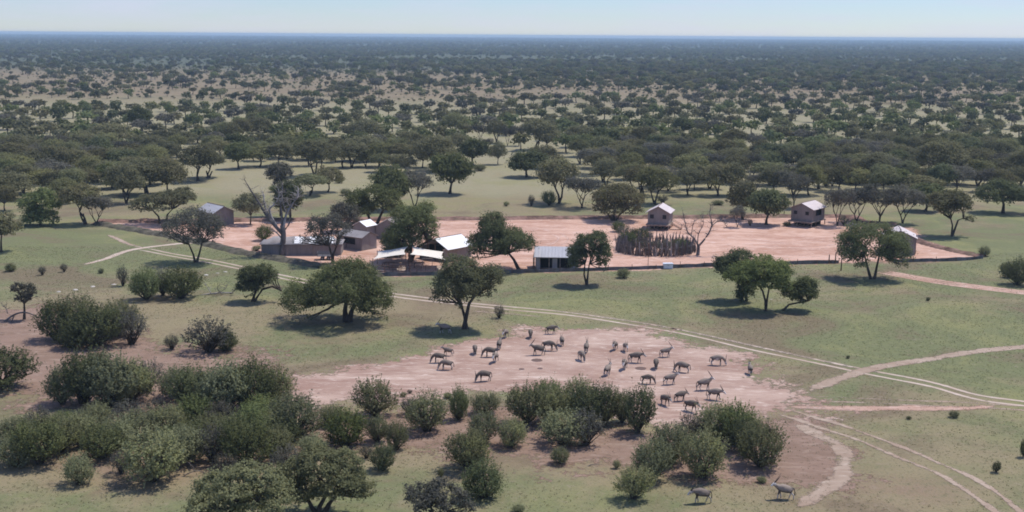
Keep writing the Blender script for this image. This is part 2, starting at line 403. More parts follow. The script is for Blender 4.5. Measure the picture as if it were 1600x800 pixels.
def track(name, pix, mat, offs, half, z, strength=1.0):
    """wheel ruts: strips at the given offsets from a centre line, faded at their sides"""
    L = smooth_line([gnd(*q) for q in pix], 10); V = []; F = []; E = []
    prof = [(-1.6, -0.4), (-0.7, 0.55), (0, 0.95), (0.7, 0.55), (1.6, -0.4)]
    for of in offs:
        b = len(V); z += 0.002
        for i, p in enumerate(L):
            d = (L[min(i + 1, len(L) - 1)] - L[max(i - 1, 0)]).normalized(); s = Vector((-d.y, d.x, 0))
            wob = 0.10 * math.sin(i * 0.35 + of)
            end = min(1, min(i, len(L) - 1 - i) / 5)
            for u, e in prof:
                q = p + s * (of + wob + u * half); V.append((q.x, q.y, z)); E.append(e * strength - (1 - end) * 0.6)
        k = len(prof)
        for i in range(len(L) - 1):
            for j in range(k - 1):
                a = b + i * k + j; F.append((a, a + 1, a + k + 1, a + k))
    me = mesh_np(name, np.array(V), np.array(F), mat)
    a = me.attributes.new('edge', 'FLOAT', 'POINT'); a.data.foreach_set('value', np.array(E, dtype=np.float32))
    return tag(link(name, me), kind='structure')

YARD = [(150, 348), (300, 347), (500, 345), (700, 344), (900, 342), (1100, 341), (1310, 340), (1345, 352), (1425, 356), (1440, 378), (1528, 401), (1500, 407), (1300, 411), (1100, 417), (900, 424), (700, 430), (600, 431), (480, 412), (380, 393), (290, 373), (200, 357)]
patch('sand_yard', YARD, M_YARD, 5.0, 0.004, 1.0)
PAN = [(455, 608), (470, 592), (500, 583), (600, 568), (660, 555), (700, 540), (760, 524), (850, 514), (1000, 511), (1045, 530), (1150, 555), (1190, 580), (1195, 602), (1285, 622), (1260, 642), (1180, 652), (1080, 668), (1000, 655), (850, 612), (700, 622), (600, 628), (500, 632)]
patch('dirt_pan', PAN, M_PAN, 9.0, 0.020, 0.7)
patch('bare_soil', [(430, 640), (560, 640), (800, 640), (1040, 680), (1240, 650), (1330, 700), (1320, 760), (1230, 760), (1000, 735), (800, 715), (640, 700), (500, 700)], M_BARE, 9.0, 0.008, 1.0)
patch('bare_soil', [(-30, 500), (100, 470), (240, 540), (420, 560), (470, 600), (440, 640), (260, 650), (100, 640), (-30, 600)], M_BARE, 10.0, 0.012, 1.0)
MAIN = [(222, 389), (262, 397), (330, 409), (430, 430), (500, 444), (615, 461), (700, 472), (800, 482), (900, 492), (1000, 507), (1100, 526), (1200, 549), (1340, 578), (1450, 600), (1530, 621), (1620, 634), (1750, 655)]
track('track', MAIN, M_TRACK, (-0.8, 0.8), 0.33, 0.016)
track('track', [(130, 414), (160, 406), (200, 392), (250, 384), (300, 380), (345, 384)], M_TRACK, (0,), 0.75, 0.020)
track('track', [(165, 366), (185, 374), (205, 383), (225, 387)], M_TRACK_FAINT, (0,), 0.6, 0.024, .8)
track('footpath', [(1262, 613), (1310, 592), (1360, 577), (1450, 561), (1540, 548), (1720, 532)], M_TRACK_FAINT, (0,), 1.0, 0.020)
track('track', [(1120, 618), (1200, 622), (1290, 624), (1400, 628), (1530, 634), (1640, 640)], M_TRACK_FAINT, (-0.8, 0.8), 0.33, 0.012, .7)
track('footpath', [(1210, 636), (1290, 637), (1400, 638), (1500, 638), (1560, 634)], M_TRACK_RED, (0,), 1.1, 0.016, 0.8)
track('track', [(1240, 662), (1272, 676), (1305, 693), (1322, 720), (1313, 745), (1282, 770), (1240, 795)], M_TRACK_FAINT, (0,), 1.1, 0.020, 0.82)
for pp in ([(1310, 362), (1325, 370), (1318, 380), (1290, 386), (1240, 388), (1180, 384)], [(860, 362), (880, 372), (870, 382), (840, 388)], [(1150, 372), (1230, 380), (1310, 372)], [(700, 362), (800, 360), (920, 352)], [(450, 358), (560, 352), (700, 352)], [(1120, 392), (1200, 402), (1290, 398)]):
    track('tyre_marks', pp, M_TYRE, (-.9, .9), .3, 0.012 + .004 * (pp[0][0] % 3), .75)
track('track', [(1210, 640), (1260, 655), (1310, 671), (1370, 692), (1440, 722), (1500, 748), (1560, 790), (1610, 830)], M_TRACK_FAINT, (-1.0, 1.2), 0.42, 0.024, 0.78)
track('track', [(1370, 423), (1430, 434), (1500, 445), (1600, 457), (1720, 468)], M_TRACK_RED, (-1.1, 0, 1.1), 0.75, 0.012)
track('footpath', [(730, 478), (800, 484), (860, 489)], M_TRACK_FAINT, (-2.6,), 0.35, 0.020, 0.8)

# low banks of earth and cut brush round the camp
def bank(name, pix, mat, width, hgt, seed):
    rnd = random.Random(seed); L = smooth_line([gnd(*q) for q in pix], 14); V = []; F = []; K = 7
    for i, p in enumerate(L):
        d = (L[min(i + 1, len(L) - 1)] - L[max(i - 1, 0)]).normalized(); s = Vector((-d.y, d.x, 0))
        hh = hgt * rnd.uniform(0.75, 1.15) * (0.2 if i in (0, len(L) - 1) else 1); off = rnd.uniform(-.2, .2)
        for j in range(K):
            u = j / (K - 1) * 2 - 1
            z = -0.02 + max(0, 1 - u * u) ** 0.8 * hh * rnd.uniform(0.8, 1.15)
            q = p + s * (u * width / 2 * rnd.uniform(.9, 1.1) + off); V.append((q.x, q.y, z))
    for i in range(len(L) - 1):
        for j in range(K - 1):
            a = i * K + j; F.append((a, a + 1, a + K + 1, a + K))
    return tag(link(name, mesh_np(name, np.array(V), np.array(F), mat)), kind='structure')
bank('earth_bank', [(150, 349), (200, 358), (290, 374), (380, 395), (440, 406), (520, 419), (600, 432)], M_BANK, 3.2, 0.55, 1)
bank('earth_bank', [(150, 346.5), (300, 345.5), (500, 343.5), (700, 342.5), (900, 340.5), (1100, 339.5), (1310, 338.5), (1345, 347), (1400, 352)], M_BANKR, 4.0, 0.55, 2)
bank('earth_bank', [(1428, 374), (1450, 382), (1490, 392), (1535, 401)], M_BANKR, 2.6, 0.42, 3)

# ------------------------------------------------------------------ foliage and trees
def rng(seed): return np.random.default_rng(seed)
def leaf_mesh(name, C, N, size, mat, rg, elong=1.5):
    """C leaf centres, N preferred normals; rhombic leaflets turned at random about them"""
    n = len(C)
    N = N + rg.normal(0, 0.55, (n, 3)); N /= np.linalg.norm(N, axis=1, keepdims=True) + 1e-9
    T = rg.normal(0, 1, (n, 3)); A = np.cross(N, T); A /= np.linalg.norm(A, axis=1, keepdims=True) + 1e-9
    B = np.cross(N, A); s = (size * rg.uniform(0.6, 1.35, n))[:, None]
    V = np.stack([C - A * s * elong * .5, C + B * s * .5, C + A * s * elong * .5, C - B * s * .5], 1).reshape(-1, 3)
    return mesh_np(name, V, np.arange(4 * n).reshape(n, 4), mat)
def clumps_in_blobs(blobs, rg, per_m2=1.0, shell=0.62, low=-0.35, rs=0.2):
    """clump centres on the outer part of each ellipsoid, none deep inside another; returns centre, radius, outward"""
    out = []
    for bi, (c, r) in enumerate(blobs):
        c = np.array(c); r = np.array(r)
        area = 4 * math.pi * ((r[0] * r[1]) ** 1.6 / 3 + (r[0] * r[2]) ** 1.6 / 3 + (r[1] * r[2]) ** 1.6 / 3) ** (1 / 1.6)
        n = max(6, int(area * per_m2))
        d = rg.normal(0, 1, (n * 3, 3)); d /= np.linalg.norm(d, axis=1, keepdims=True); d = d[d[:, 2] > low][:n]
        f = rg.uniform(shell, 1.0, (len(d), 1)) ** 0.7 * (1 + rg.normal(0, 0.07, (len(d), 1)))
        p = c + d * r * f
        keep = np.ones(len(p), bool)
        for bj, (c2, r2) in enumerate(blobs):
            if bj != bi: keep &= (((p - np.array(c2)) / np.array(r2)) ** 2).sum(1) > 0.42
        nn = d / r; nn /= np.linalg.norm(nn, axis=1, keepdims=True)
        for k in np.nonzero(keep)[0]: out.append((p[k], rs * min(r) * rg.uniform(0.75, 1.4), nn[k], bi))
    return out
def leaves_for(cl, rg, leaf, cover=2.4, flat=0.6, cap=None):
    C = []; N = []
    for (p, r, nn, _) in cl:
        n = max(5, int(cover * 4 * math.pi * r * r * 0.8 / (leaf * leaf * 1.2)))
        d = rg.normal(0, 1, (n, 3)); d /= np.linalg.norm(d, axis=1, keepdims=True)
        f = np.abs(rg.normal(0, .55, (n, 1))) + rg.uniform(0, .5, (n, 1))
        q = d * f * r * 1.3; q[:, 2] *= flat
        C.append(p + q); N.append(d * 0.55 + nn * 0.7 + np.array([0, 0, 0.5]))
    C = np.concatenate(C); N = np.concatenate(N)
    if cap and len(C) > cap:
        k = rg.permutation(len(C))[:cap]; C = C[k]; N = N[k]
    C[:, 2] = np.maximum(C[:, 2], 0.03)
    return C, N
def limb(mb, a, b, r0, r1, rnd, bend=0.12, seg=4, n=6):
    a = Vector(a); b = Vector(b); L = (b - a).length; pts = []; rad = []
    off = Vector((rnd.uniform(-1, 1), rnd.uniform(-1, 1), rnd.uniform(-.4, .8))) * L * bend
    for i in range(seg + 1):
        u = i / seg
        j = Vector((rnd.uniform(-1, 1), rnd.uniform(-1, 1), rnd.uniform(-1, 1))) * L * 0.025 * (1 if 0 < i < seg else 0)
        pts.append(a.lerp(b, u) + off * math.sin(u * math.pi) + j); rad.append(r0 + (r1 - r0) * u ** 0.8)
    mb.tube(pts, rad, n, cap=False); return pts
def make_tree(name, base_to_fork, blobs, leaf, fmat, seed, r_trunk=0.22, per_m2=0.9, cover=1.6, flat=0.6, extra_trunks=(), shell=0.55, low=-0.3, rs=0.22, branches=26, cap=26000, wmat=None, parts=('trunk', 'crown')):
    """returns trunk mesh and crown mesh. base_to_fork: list of polylines (local coordinates)"""
    rg = rng(seed); rnd = random.Random(seed); mb = MB()
    cl = clumps_in_blobs(blobs, rg, per_m2, shell, low, rs)
    forks = []
    for tp in base_to_fork:
        P = [Vector(q) for q in tp]
        if len(P) == 2: P = [P[0], P[0].lerp(P[1], .5) + Vector((rnd.uniform(-.1, .1), rnd.uniform(-.1, .1), 0)) * (P[1] - P[0]).length, P[1]]
        rr = [r_trunk * 1.35] + [r_trunk * (1 - 0.35 * i / (len(P) - 1)) for i in range(1, len(P))]
        mb.tube([P[0] - Vector((0, 0, .15))] + P[1:], rr, 8, cap=False); forks.append(P[-1])
    for bi, (c, r) in enumerate(blobs):
        c = Vector(c); f = min(forks, key=lambda q: (q - c).length)
        knot = f.lerp(c - Vector((0, 0, r[2] * 0.35)), 0.6)
        limb(mb, f, knot, r_trunk * 0.62, r_trunk * 0.36, rnd, 0.10)
        mine = [q for q in cl if q[3] == bi]; rnd.shuffle(mine)
        for q in mine[:max(3, int(branches / len(blobs)))]:
            e = Vector(q[0]); k2 = knot.lerp(e, 0.45) - Vector((0, 0, r[2] * .08))
            limb(mb, knot, k2, r_trunk * 0.34, r_trunk * 0.2, rnd, 0.08, 2, 5); limb(mb, k2, e, r_trunk * 0.2, r_trunk * 0.06, rnd, 0.1, 3, 4)
    C, N = leaves_for(cl, rg, leaf, cover, flat, cap)
    return mb.mesh(name + '_' + parts[0], wmat or M_BARK, True), leaf_mesh(name + '_' + parts[1], C, N, leaf, fmat, rg)
def tree_root(name, label, cat, tm, cm, loc=(0, 0, 0), group=None, parts=('trunk', 'crown')):
    root = thing(name, label, cat, loc, 0, group)
    a = link(parts[0], tm, root); b = link(parts[1], cm, root)
    KIDS[root.name] = [a, b]; return root

PROTO = {}
PCOL = bpy.data.collections.new('kinds')              # holds nothing in the scene itself
def proto(kind, name, tm, cm, wdt, hgt, parts=('trunk', 'crown')):
    PROTO.setdefault(kind, []).append((name, tm, cm, wdt, hgt, parts))
USED = {}
def place_kind(kind, k, px, py, wpx, hpx, label, cat, group, rz=None, name=None):
    """one tree or shrub of a kind, standing at the photograph's ground point, scaled to its size there"""
    name0, tm, cm, pw, ph, parts = PROTO[kind][k % len(PROTO[kind])]
    g = gnd(px, py); s = mpp(px, py); sx = wpx * s / pw; sz = hpx * s / ph / math.cos(PITCH)
    if rz is None: rz = random.uniform(0, 2 * math.pi)
    key = (kind, k % len(PROTO[kind]))
    if key not in USED:
        USED[key] = tree_root(name or name0, None, cat, tm, cm, parts=parts)
        o = USED[key]; o.location = g; o.rotation_euler = (0, 0, rz); o.scale = (sx, sx, sz)
    else: o = dup(USED[key], g, rz, (sx, sx, sz))
    tag(o, label, cat, group); return o

# kinds of mid-distance acacia, 8 m wide and about 6.5 m tall
for k in range(6):
    rg = rng(100 + k); nb = [4, 5, 3, 5, 6, 4][k]; blobs = []
    for i in range(nb):
        a = 2 * math.pi * i / nb + rg.uniform(-.5, .5); d = rg.uniform(1.0, 2.1) if nb > 3 else rg.uniform(.9, 1.6)
        blobs.append(((d * math.cos(a), d * math.sin(a), rg.uniform(2.7, 4.4)), (rg.uniform(1.5, 2.3), rg.uniform(1.6, 2.3), rg.uniform(1.2, 1.7))))
    blobs.append(((rg.uniform(-.4, .4), rg.uniform(-.4, .4), 4.6), (2.1, 2.1, 1.4)))
    nt_ = [1, 2, 3, 2, 1, 3][k]; tr = []
    for i in range(nt_):
        a = rg.uniform(0, 6.28); tr.append([(0.15 * i, 0.1 * i, 0), (math.cos(a) * (.3 + .35 * (nt_ > 1)), math.sin(a) * (.3 + .35 * (nt_ > 1)), rg.uniform(1.5, 2.2))])
    tm, cm = make_tree('acacia', tr, blobs, 0.20, F_ACACIA, 200 + k, 0.17, 1.9, 1.2, 0.6, low=-0.65, rs=0.38, branches=16, cap=5000)
    proto('A', 'acacia_tree', tm, cm, 7.2, 6.1)
for (n_, tm, cm, a_, b_, pr) in list(PROTO['A'][:4]):
    c2 = cm.copy(); c2.materials.clear(); c2.materials.append(F_OLIVE); PROTO.setdefault('L', []).append(('light_acacia_tree', tm, c2, a_, b_, pr))
for k in range(3):                                     # dark, dense and rounded
    rg = rng(130 + k); blobs = [((0, 0, 3.6), (2.6, 2.6, 1.9))]
    for i in range(5):
        a = 2 * math.pi * i / 5 + rg.uniform(-.4, .4); blobs.append(((1.9 * math.cos(a), 1.9 * math.sin(a), rg.uniform(2.8, 4.2)), (rg.uniform(1.3, 1.9), rg.uniform(1.3, 1.9), rg.uniform(1.1, 1.5))))
    tm, cm = make_tree('dark', [[(0, 0, 0), (0.3, 0.1, 1.5)]], blobs, 0.26, F_DARK, 230 + k, 0.24, 1.7, 1.3, 0.65, low=-0.8, rs=0.36, cap=5600)
    proto('D', 'dark_acacia_tree', tm, cm, 7.4, 5.6)
for k in range(3):                                     # thin grey crown, limbs showing
    rg = rng(160 + k); blobs = []
    for i in range(5):
        a = 2 * math.pi * i / 5 + rg.uniform(-.4, .4); blobs.append(((1.9 * math.cos(a), 1.9 * math.sin(a), rg.uniform(3.8, 5.2)), (1.6, 1.6, 1.2)))
    tm, cm = make_tree('thin', [[(0, 0, 0), (0.5, 0.1, 1.2)], [(0.1, 0.1, 0), (-.5, -.2, 1.4)]], blobs, 0.18, F_GREY, 260 + k, 0.14, 1.6, 1.0, 0.7, low=-0.6, rs=0.40, branches=40, cap=4200)
    proto('S', 'half_bare_acacia_tree', tm, cm, 7.0, 6.3)
for k in range(6):                                     # shrubs leafy to the ground, sprays pointing up and out
    rg = rng(300 + k); rnd = random.Random(300 + k); mb = MB(); C = []; N = []
    nb = [5, 6, 4, 7, 5, 6][k]; blobs = [((0, 0, 1.15), (1.0, 1.0, 1.15))]
    for i in range(nb):
        a = 2 * math.pi * i / nb + rg.uniform(-.4, .4); d = rg.uniform(.5, .95)
        blobs.append(((d * math.cos(a), d * math.sin(a), rg.uniform(.75, 1.45)), (rg.uniform(.45, .75), rg.uniform(.45, .75), rg.uniform(.6, 1.0))))
    cl = clumps_in_blobs(blobs, rg, 17.0, 0.50, -0.75, 0.2)
    for (p_, r_, nn, _) in cl:
        up = np.array([0, 0, 1.0]) * rg.uniform(0.5, 1.1) + nn * 0.75 + rg.normal(0, .22, 3); up /= np.linalg.norm(up)
        L = rg.uniform(.30, .80); n = int(rg.integers(13, 20)); tt = rg.uniform(-.35, 1, n)[:, None]
        C.append(p_ + up * tt * L + rg.normal(0, .05, (n, 3)) * (1.25 - tt)); N.append(np.repeat((nn * .8 + np.array([0, 0, .5]))[None], n, 0))
        if rnd.random() < .09: limb(mb, (rnd.uniform(-.15, .15), rnd.uniform(-.15, .15), 0), p_, 0.045, 0.012, rnd, .12, 3, 4)
    C = np.concatenate(C); N = np.concatenate(N); C[:, 2] = np.maximum(C[:, 2], .03)
    proto('B', 'thorn_shrub', mb.mesh('shrub_stems', M_BARK, True), leaf_mesh('shrub_foliage', C, N, 0.064, F_BUSH, rg, 1.7), 3.1, 2.75, ('stem', 'foliage'))
for k in range(2):                                     # looser grey shrubs
    rg = rng(340 + k); rnd = random.Random(340 + k); mb = MB(); C = []; N = []
    blobs = [((0, 0, 1.4), (1.2, 1.2, .9)), ((.8, .3, 1.1), (.8, .8, .7)), ((-.8, -.2, 1.2), (.8, .8, .7)), ((0, .8, 1.2), (.7, .7, .7)), ((.1, -.8, 1.0), (.7, .7, .7))]
    for (p_, r_, nn, _) in clumps_in_blobs(blobs, rg, 7.0, 0.45, -0.6, 0.2):
        up = np.array([0, 0, .8]) + nn + rg.normal(0, .25, 3); up /= np.linalg.norm(up); L = rg.uniform(.3, .6); n = int(rg.integers(9, 14)); tt = rg.uniform(-.4, 1, n)[:, None]
        C.append(p_ + up * tt * L + rg.normal(0, .05, (n, 3))); N.append(np.repeat((nn * .8 + np.array([0, 0, .5]))[None], n, 0))
        if rnd.random() < .3: limb(mb, (rnd.uniform(-.2, .2), rnd.uniform(-.2, .2), 0), p_, 0.05, 0.012, rnd, .12, 3, 4)
    C = np.concatenate(C); N = np.concatenate(N)
    proto('G', 'grey_shrub', mb.mesh('grey_stems', M_BARK, True), leaf_mesh('grey_foliage', C, N, 0.08, F_GREY, rg, 1.7), 3.7, 2.5, ('stem', 'foliage'))

# ------------------------------------------------------------------ trees near the camp, each with its own outline
def hero(name, label, cat, base, trunks, blobs, leaf=0.2, fmat=None, r_trunk=0.25, seed=1, depth=0.8, per_m2=1.3, cover=1.25, cap=20000, low=-0.45, flat=0.7, branches=34, group=None, shell=0.4, rs=0.26, wmat=None):
    rnd = random.Random(seed); g = gnd(*base); s = mpp(*base); Y = g.y; cp = math.cos(PITCH)
    tr = [[onplane(x, y, Y) - g + Vector((0, rnd.uniform(-.2, .2) * (i > 0), 0)) for i, (x, y) in enumerate(tp)] for tp in trunks]
    for tp in tr: tp[0].z = 0
    B = []; tot = (max(b[0] + b[2] for b in blobs) - min(b[0] - b[2] for b in blobs)) * s / 2; cx0 = sum(b[0] for b in blobs) / len(blobs)
    for i, (cx, cy, rx, ry) in enumerate(blobs):
        c = onplane(cx, cy, Y) - g; rxm = rx * s; rym = ry * s / cp
        side = math.sqrt(max(0.05, 1 - min(1, abs((cx - cx0) * s) / max(tot, .1)) ** 2))
        dy = rnd.uniform(-.35, .35) * tot * depth * side
        B.append(((c.x, dy, c.z + dy * 0.1), (rxm, max(rxm * .75, min(rxm, tot * .6)), rym)))
        if side > 0.4 and tot > 1.8:
            for sg in (-1, 1):
                d2 = sg * tot * depth * side * rnd.uniform(.45, .7)
                B.append(((c.x + rnd.uniform(-.3, .3) * rxm, d2, c.z + d2 * .12 - rym * .1), (rxm * .75, rxm * .7, rym * .8)))
    tm, cm = make_tree(name, tr, B, leaf, fmat or F_DARK, seed, r_trunk * .85, per_m2 * 1.7, cover, flat, low=low, branches=branches, cap=cap, shell=shell, rs=rs * 1.25, wmat=wmat)
    return tree_root(name, label, cat, tm, cm, g, group)

hero('spreading_tree', 'huge spreading dark green tree with thick trunk, left of centre beside the pan', 'tree', (541, 503), [[(541, 503), (539, 485), (541, 470)], [(546, 503), (549, 487), (556, 472)]],
     [(470, 463, 30, 22), (505, 450, 28, 22), (540, 438, 40, 26), (575, 432, 22, 18), (590, 462, 25, 22), (565, 455, 30, 20), (598, 480, 14, 12), (450, 470, 12, 14), (575, 478, 20, 13), (520, 428, 22, 15), (480, 482, 16, 9)], 0.17, F_DARK, .42, 11, .9, 1.0, 1.25, 30000, -0.6)
hero('tall_tree', 'tall tree with bare forked trunk and feathery crown, resting antelope in its shade', 'tree', (729, 514), [[(729, 514), (726, 495), (721, 478)], [(724, 492), (733, 474), (742, 462)]],
     [(700, 440, 26, 20), (722, 420, 24, 18), (690, 458, 16, 12), (745, 438, 24, 22), (768, 432, 18, 20), (735, 455, 22, 14), (705, 412, 16, 14), (760, 452, 16, 10), (715, 468, 12, 10)], 0.16, F_OLIVE, .27, 12, .8, 1.1, 1.0, 20000)
hero('leaning_tree', 'dense rounded tree leaning left over the red yard beside the low shed', 'tree', (811, 421), [[(811, 421), (803, 406), (795, 396)]],
     [(748, 380, 20, 14), (770, 352, 22, 17), (765, 372, 26, 16), (795, 372, 26, 17), (815, 378, 20, 15), (745, 395, 14, 8), (785, 388, 22, 10), (775, 342, 12, 8)], 0.18, F_DARK, .30, 13, .8, 1.2, 1.15, 20000)
hero('weeping_tree', 'slender drooping green tree in front of the right end of the low shed', 'tree', (917, 445), [[(917, 445), (919, 425), (921, 412)], [(917, 425), (914, 412)]],
     [(905, 392, 14, 16), (932, 372, 16, 12), (915, 378, 16, 12), (900, 408, 12, 13), (944, 395, 13, 22), (941, 412, 9, 17), (928, 392, 10, 14), (894, 398, 9, 14)], 0.16, F_DARK, .17, 14, .8, 1.3, 1.05, 14000)
hero('forked_tree', 'dark spreading tree with V-shaped trunk just outside the right end of the yard', 'tree', (1364, 436), [[(1361, 436), (1354, 414), (1351, 398)], [(1366, 436), (1371, 415), (1374, 396)]],
     [(1333, 382, 20, 20), (1350, 362, 24, 15), (1378, 366, 24, 16), (1400, 382, 22, 20), (1328, 402, 16, 10), (1398, 405, 14, 12), (1370, 390, 18, 12), (1340, 404, 20, 12), (1410, 395, 14, 16), (1322, 394, 14, 14), (1395, 398, 20, 16)], 0.17, F_DARK, .24, 15, .85, 1.1, 1.1, 20000)
hero('back_tree', 'dark round tree at the left rear of the three-tree clump on the green', 'tree', (1160, 470), [[(1160, 470), (1158, 455), (1152, 440)], [(1166, 470), (1168, 452)]],
     [(1135, 415, 18, 16), (1155, 402, 20, 14), (1150, 425, 22, 16), (1165, 448, 14, 18), (1158, 460, 10, 10)], 0.17, F_DARK, .22, 16, .8, 1.3, 1.2, 14000, -0.7, group=None)
hero('middle_tree', 'tallest green tree with curved trunk in the middle of the three-tree clump', 'tree', (1197, 486), [[(1197, 486), (1196, 470), (1192, 455), (1182, 440)], [(1197, 466), (1202, 450)]],
     [(1165, 425, 26, 15), (1190, 415, 26, 14), (1215, 425, 22, 18), (1200, 438, 26, 13), (1145, 432, 14, 10), (1225, 440, 12, 12), (1175, 440, 18, 10)], 0.165, F_FRESH, .20, 17, .8, 1.2, 1.1, 17000)
hero('leaning_small_tree', 'small tree with trunk leaning right, rightmost of the three-tree clump', 'tree', (1222, 485), [[(1222, 485), (1233, 476), (1246, 473), (1262, 470)]],
     [(1236, 455, 14, 14), (1258, 448, 18, 16), (1268, 458, 12, 12), (1246, 466, 12, 8)], 0.15, F_DARK, .17, 18, .8, 1.5, 1.1, 9000)
hero('crooked_tree', 'dark crooked tree with one low branch reaching right, left of the spreading tree', 'tree', (394, 471), [[(394, 471), (397, 462), (403, 448)], [(396, 464), (410, 452), (425, 448), (440, 454)]],
     [(390, 428, 18, 13), (412, 424, 18, 12), (385, 445, 16, 12), (408, 440, 16, 11), (425, 432, 10, 10), (395, 456, 10, 6)], 0.15, F_DARK, .22, 19, .8, 1.5, 1.15, 11000)
hero('grey_tree', 'thin grey-leaved tree with V trunk in front of the far-left tent', 'tree', (305, 410), [[(305, 411), (302, 398), (295, 382)], [(307, 411), (312, 395), (316, 378)]],
     [(275, 352, 24, 16), (300, 342, 26, 17), (328, 350, 22, 20), (310, 365, 24, 16), (285, 368, 18, 10), (335, 368, 14, 12), (262, 360, 12, 10)], 0.17, F_GREY, .21, 20, .8, 0.9, 0.8, 11000, branches=60)
hero('sparse_tree', 'sparse olive tree with dark trunk beside the cart in front of the long tent', 'tree', (521, 412), [[(521, 412), (518, 398), (514, 384)], [(519, 396), (526, 384)]],
     [(495, 352, 18, 14), (515, 345, 20, 14), (535, 358, 14, 14), (485, 368, 12, 8), (505, 368, 18, 10), (525, 372, 14, 8), (470, 374, 12, 5)], 0.16, F_GREY, .25, 21, .8, 0.7, 0.55, 6500, branches=70)
hero('yard_tree', 'large dark tree overhanging the open white-roofed lodge and the shade sails', 'tree', (641, 409), [[(641, 409), (641, 399), (643, 388)], [(641, 397), (653, 386), (668, 377)]],
     [(630, 338, 24, 16), (655, 332, 22, 14), (660, 350, 26, 16), (625, 360, 20, 18), (645, 372, 22, 14), (610, 378, 18, 14), (678, 365, 12, 10), (605, 395, 14, 10), (630, 388, 16, 10), (665, 322, 14, 8)], 0.17, F_DARK, .36, 22, .8, 1.1, 1.1, 22000)
hero('shade_tree', 'very dark broad tree standing behind the paired canvas tents', 'tree', (582, 351), [[(578, 352), (577, 342), (573, 330)], [(588, 350), (594, 338), (600, 326)]],
     [(560, 310, 18, 14), (585, 300, 20, 12), (608, 308, 20, 12), (570, 325, 20, 12), (618, 322, 14, 10), (595, 318, 20, 10), (545, 322, 10, 10)], 0.22, F_DARK, .36, 23, .8, 1.1, 1.2, 12000)
hero('brown_tree', 'brownish thin-leaved tree close against the back of the paired tents', 'tree', (536, 362), [[(536, 362), (535, 350)]],
     [(532, 330, 14, 16), (548, 338, 14, 18), (555, 352, 12, 10), (525, 345, 10, 12)], 0.2, F_GREY, .22, 24, .8, 1.2, 0.9, 6000)
hero('slim_tree', 'slim tree with small round brownish crown on a long stem behind the bleached dead tree', 'tree', (438, 338), [[(438, 338), (437, 315), (437, 290)]],
     [(427, 272, 13, 13), (444, 270, 13, 13), (436, 262, 13, 9), (440, 284, 14, 8)], 0.2, F_GREY, .16, 35, .8, 1.2, 0.9, 6000)
hero('bushy_tree', 'large dome-shaped brown-green tree at the back of the yard near the pole corral', 'tree', (961, 345), [[(957, 346), (953, 338), (945, 328)], [(962, 346), (968, 336), (980, 326)], [(960, 345), (960, 330)]],
     [(945, 310, 20, 16), (972, 300, 22, 14), (990, 312, 20, 14), (960, 322, 26, 14), (985, 326, 20, 9), (940, 326, 14, 9), (950, 298, 14, 10)], 0.23, F_ACACIA, .25, 25, .9, 1.1, 1.0, 11000, branches=50)
hero('left_edge_tree', 'grey-green tree cut by the left edge beside the green meadow', 'tree', (2, 393), [[(2, 394), (2, 378), (3, 366)]],
     [(0, 350, 20, 14), (16, 358, 14, 12), (-14, 360, 16, 12), (5, 340, 14, 8)], 0.19, F_ACACIA, .2, 26, .8, 1.1, 1.1, 8000)
hero('ivy_dark_tree', 'dark green ragged leafy tree beyond the left meadow', 'tree', (63, 352), [[(63, 352), (63, 335), (60, 322)]],
     [(45, 315, 14, 14), (65, 305, 16, 12), (78, 318, 14, 14), (50, 335, 16, 14), (72, 338, 16, 12), (38, 345, 12, 8), (85, 345, 8, 8)], 0.22, F_FRESH, .25, 27, .8, 1.2, 1.1, 9000, -0.7)
hero('umbrella_tree', 'wide flat-topped umbrella acacia just beyond the left end of the yard', 'tree', (251, 349), [[(250, 350), (248, 338), (238, 328)], [(259, 347), (262, 335), (270, 326)]],
     [(225, 314, 20, 6), (250, 307, 24, 7), (278, 304, 22, 8), (292, 310, 13, 9), (212, 322, 12, 4), (262, 318, 20, 6), (238, 322, 14, 4)], 0.22, F_ACACIA, .24, 28, .9, 1.5, 1.1, 10000, -0.3)
hero('ridge_tree', 'acacia with round crown and pale side branch, alone on the right-hand green', 'tree', (1487, 369), [[(1487, 370), (1488, 352), (1486, 342)], [(1489, 350), (1497, 344), (1505, 341)]],
     [(1470, 313, 18, 12), (1492, 306, 18, 11), (1505, 318, 16, 12), (1480, 324, 20, 9), (1515, 342, 9, 6), (1460, 322, 10, 7)], 0.22, F_ACACIA, .22, 29, .8, 1.2, 1.1, 10000)
hero('broad_dark_tree', 'broad black-green tree with short stout trunk at the right edge', 'tree', (1567, 333), [[(1567, 333), (1568, 320), (1566, 312)]],
     [(1545, 302, 20, 11), (1570, 294, 22, 11), (1590, 302, 20, 12), (1560, 308, 20, 8), (1606, 308, 12, 9), (1534, 308, 12, 7)], 0.24, F_DARK, .38, 30, .8, 1.2, 1.2, 10000, -0.6)
hero('small_dead_topped_tree', 'small dark gnarled tree above fallen limbs at the left edge', 'tree', (38, 499), [[(38, 500), (39, 485), (38, 474)]],
     [(28, 450, 12, 9), (44, 452, 13, 10), (38, 465, 14, 9), (50, 460, 8, 7)], 0.14, F_GREY, .2, 31, .8, 1.3, 1.0, 6000)
hero('shadow_umbrella_tree', 'dark umbrella-shaped acacia with black forked trunk at the bottom edge', 'tree', (497, 806), [[(497, 808), (500, 790), (508, 776)], [(500, 788), (482, 782)], [(503, 782), (528, 770)]],
     [(460, 738, 30, 20), (495, 722, 34, 20), (530, 732, 32, 20), (555, 752, 26, 20), (520, 752, 30, 16), (480, 758, 30, 16), (575, 765, 14, 12), (445, 755, 20, 14)], 0.13, F_OLIVE, .25, 32, .8, 1.1, 0.9, 30000, branches=90)
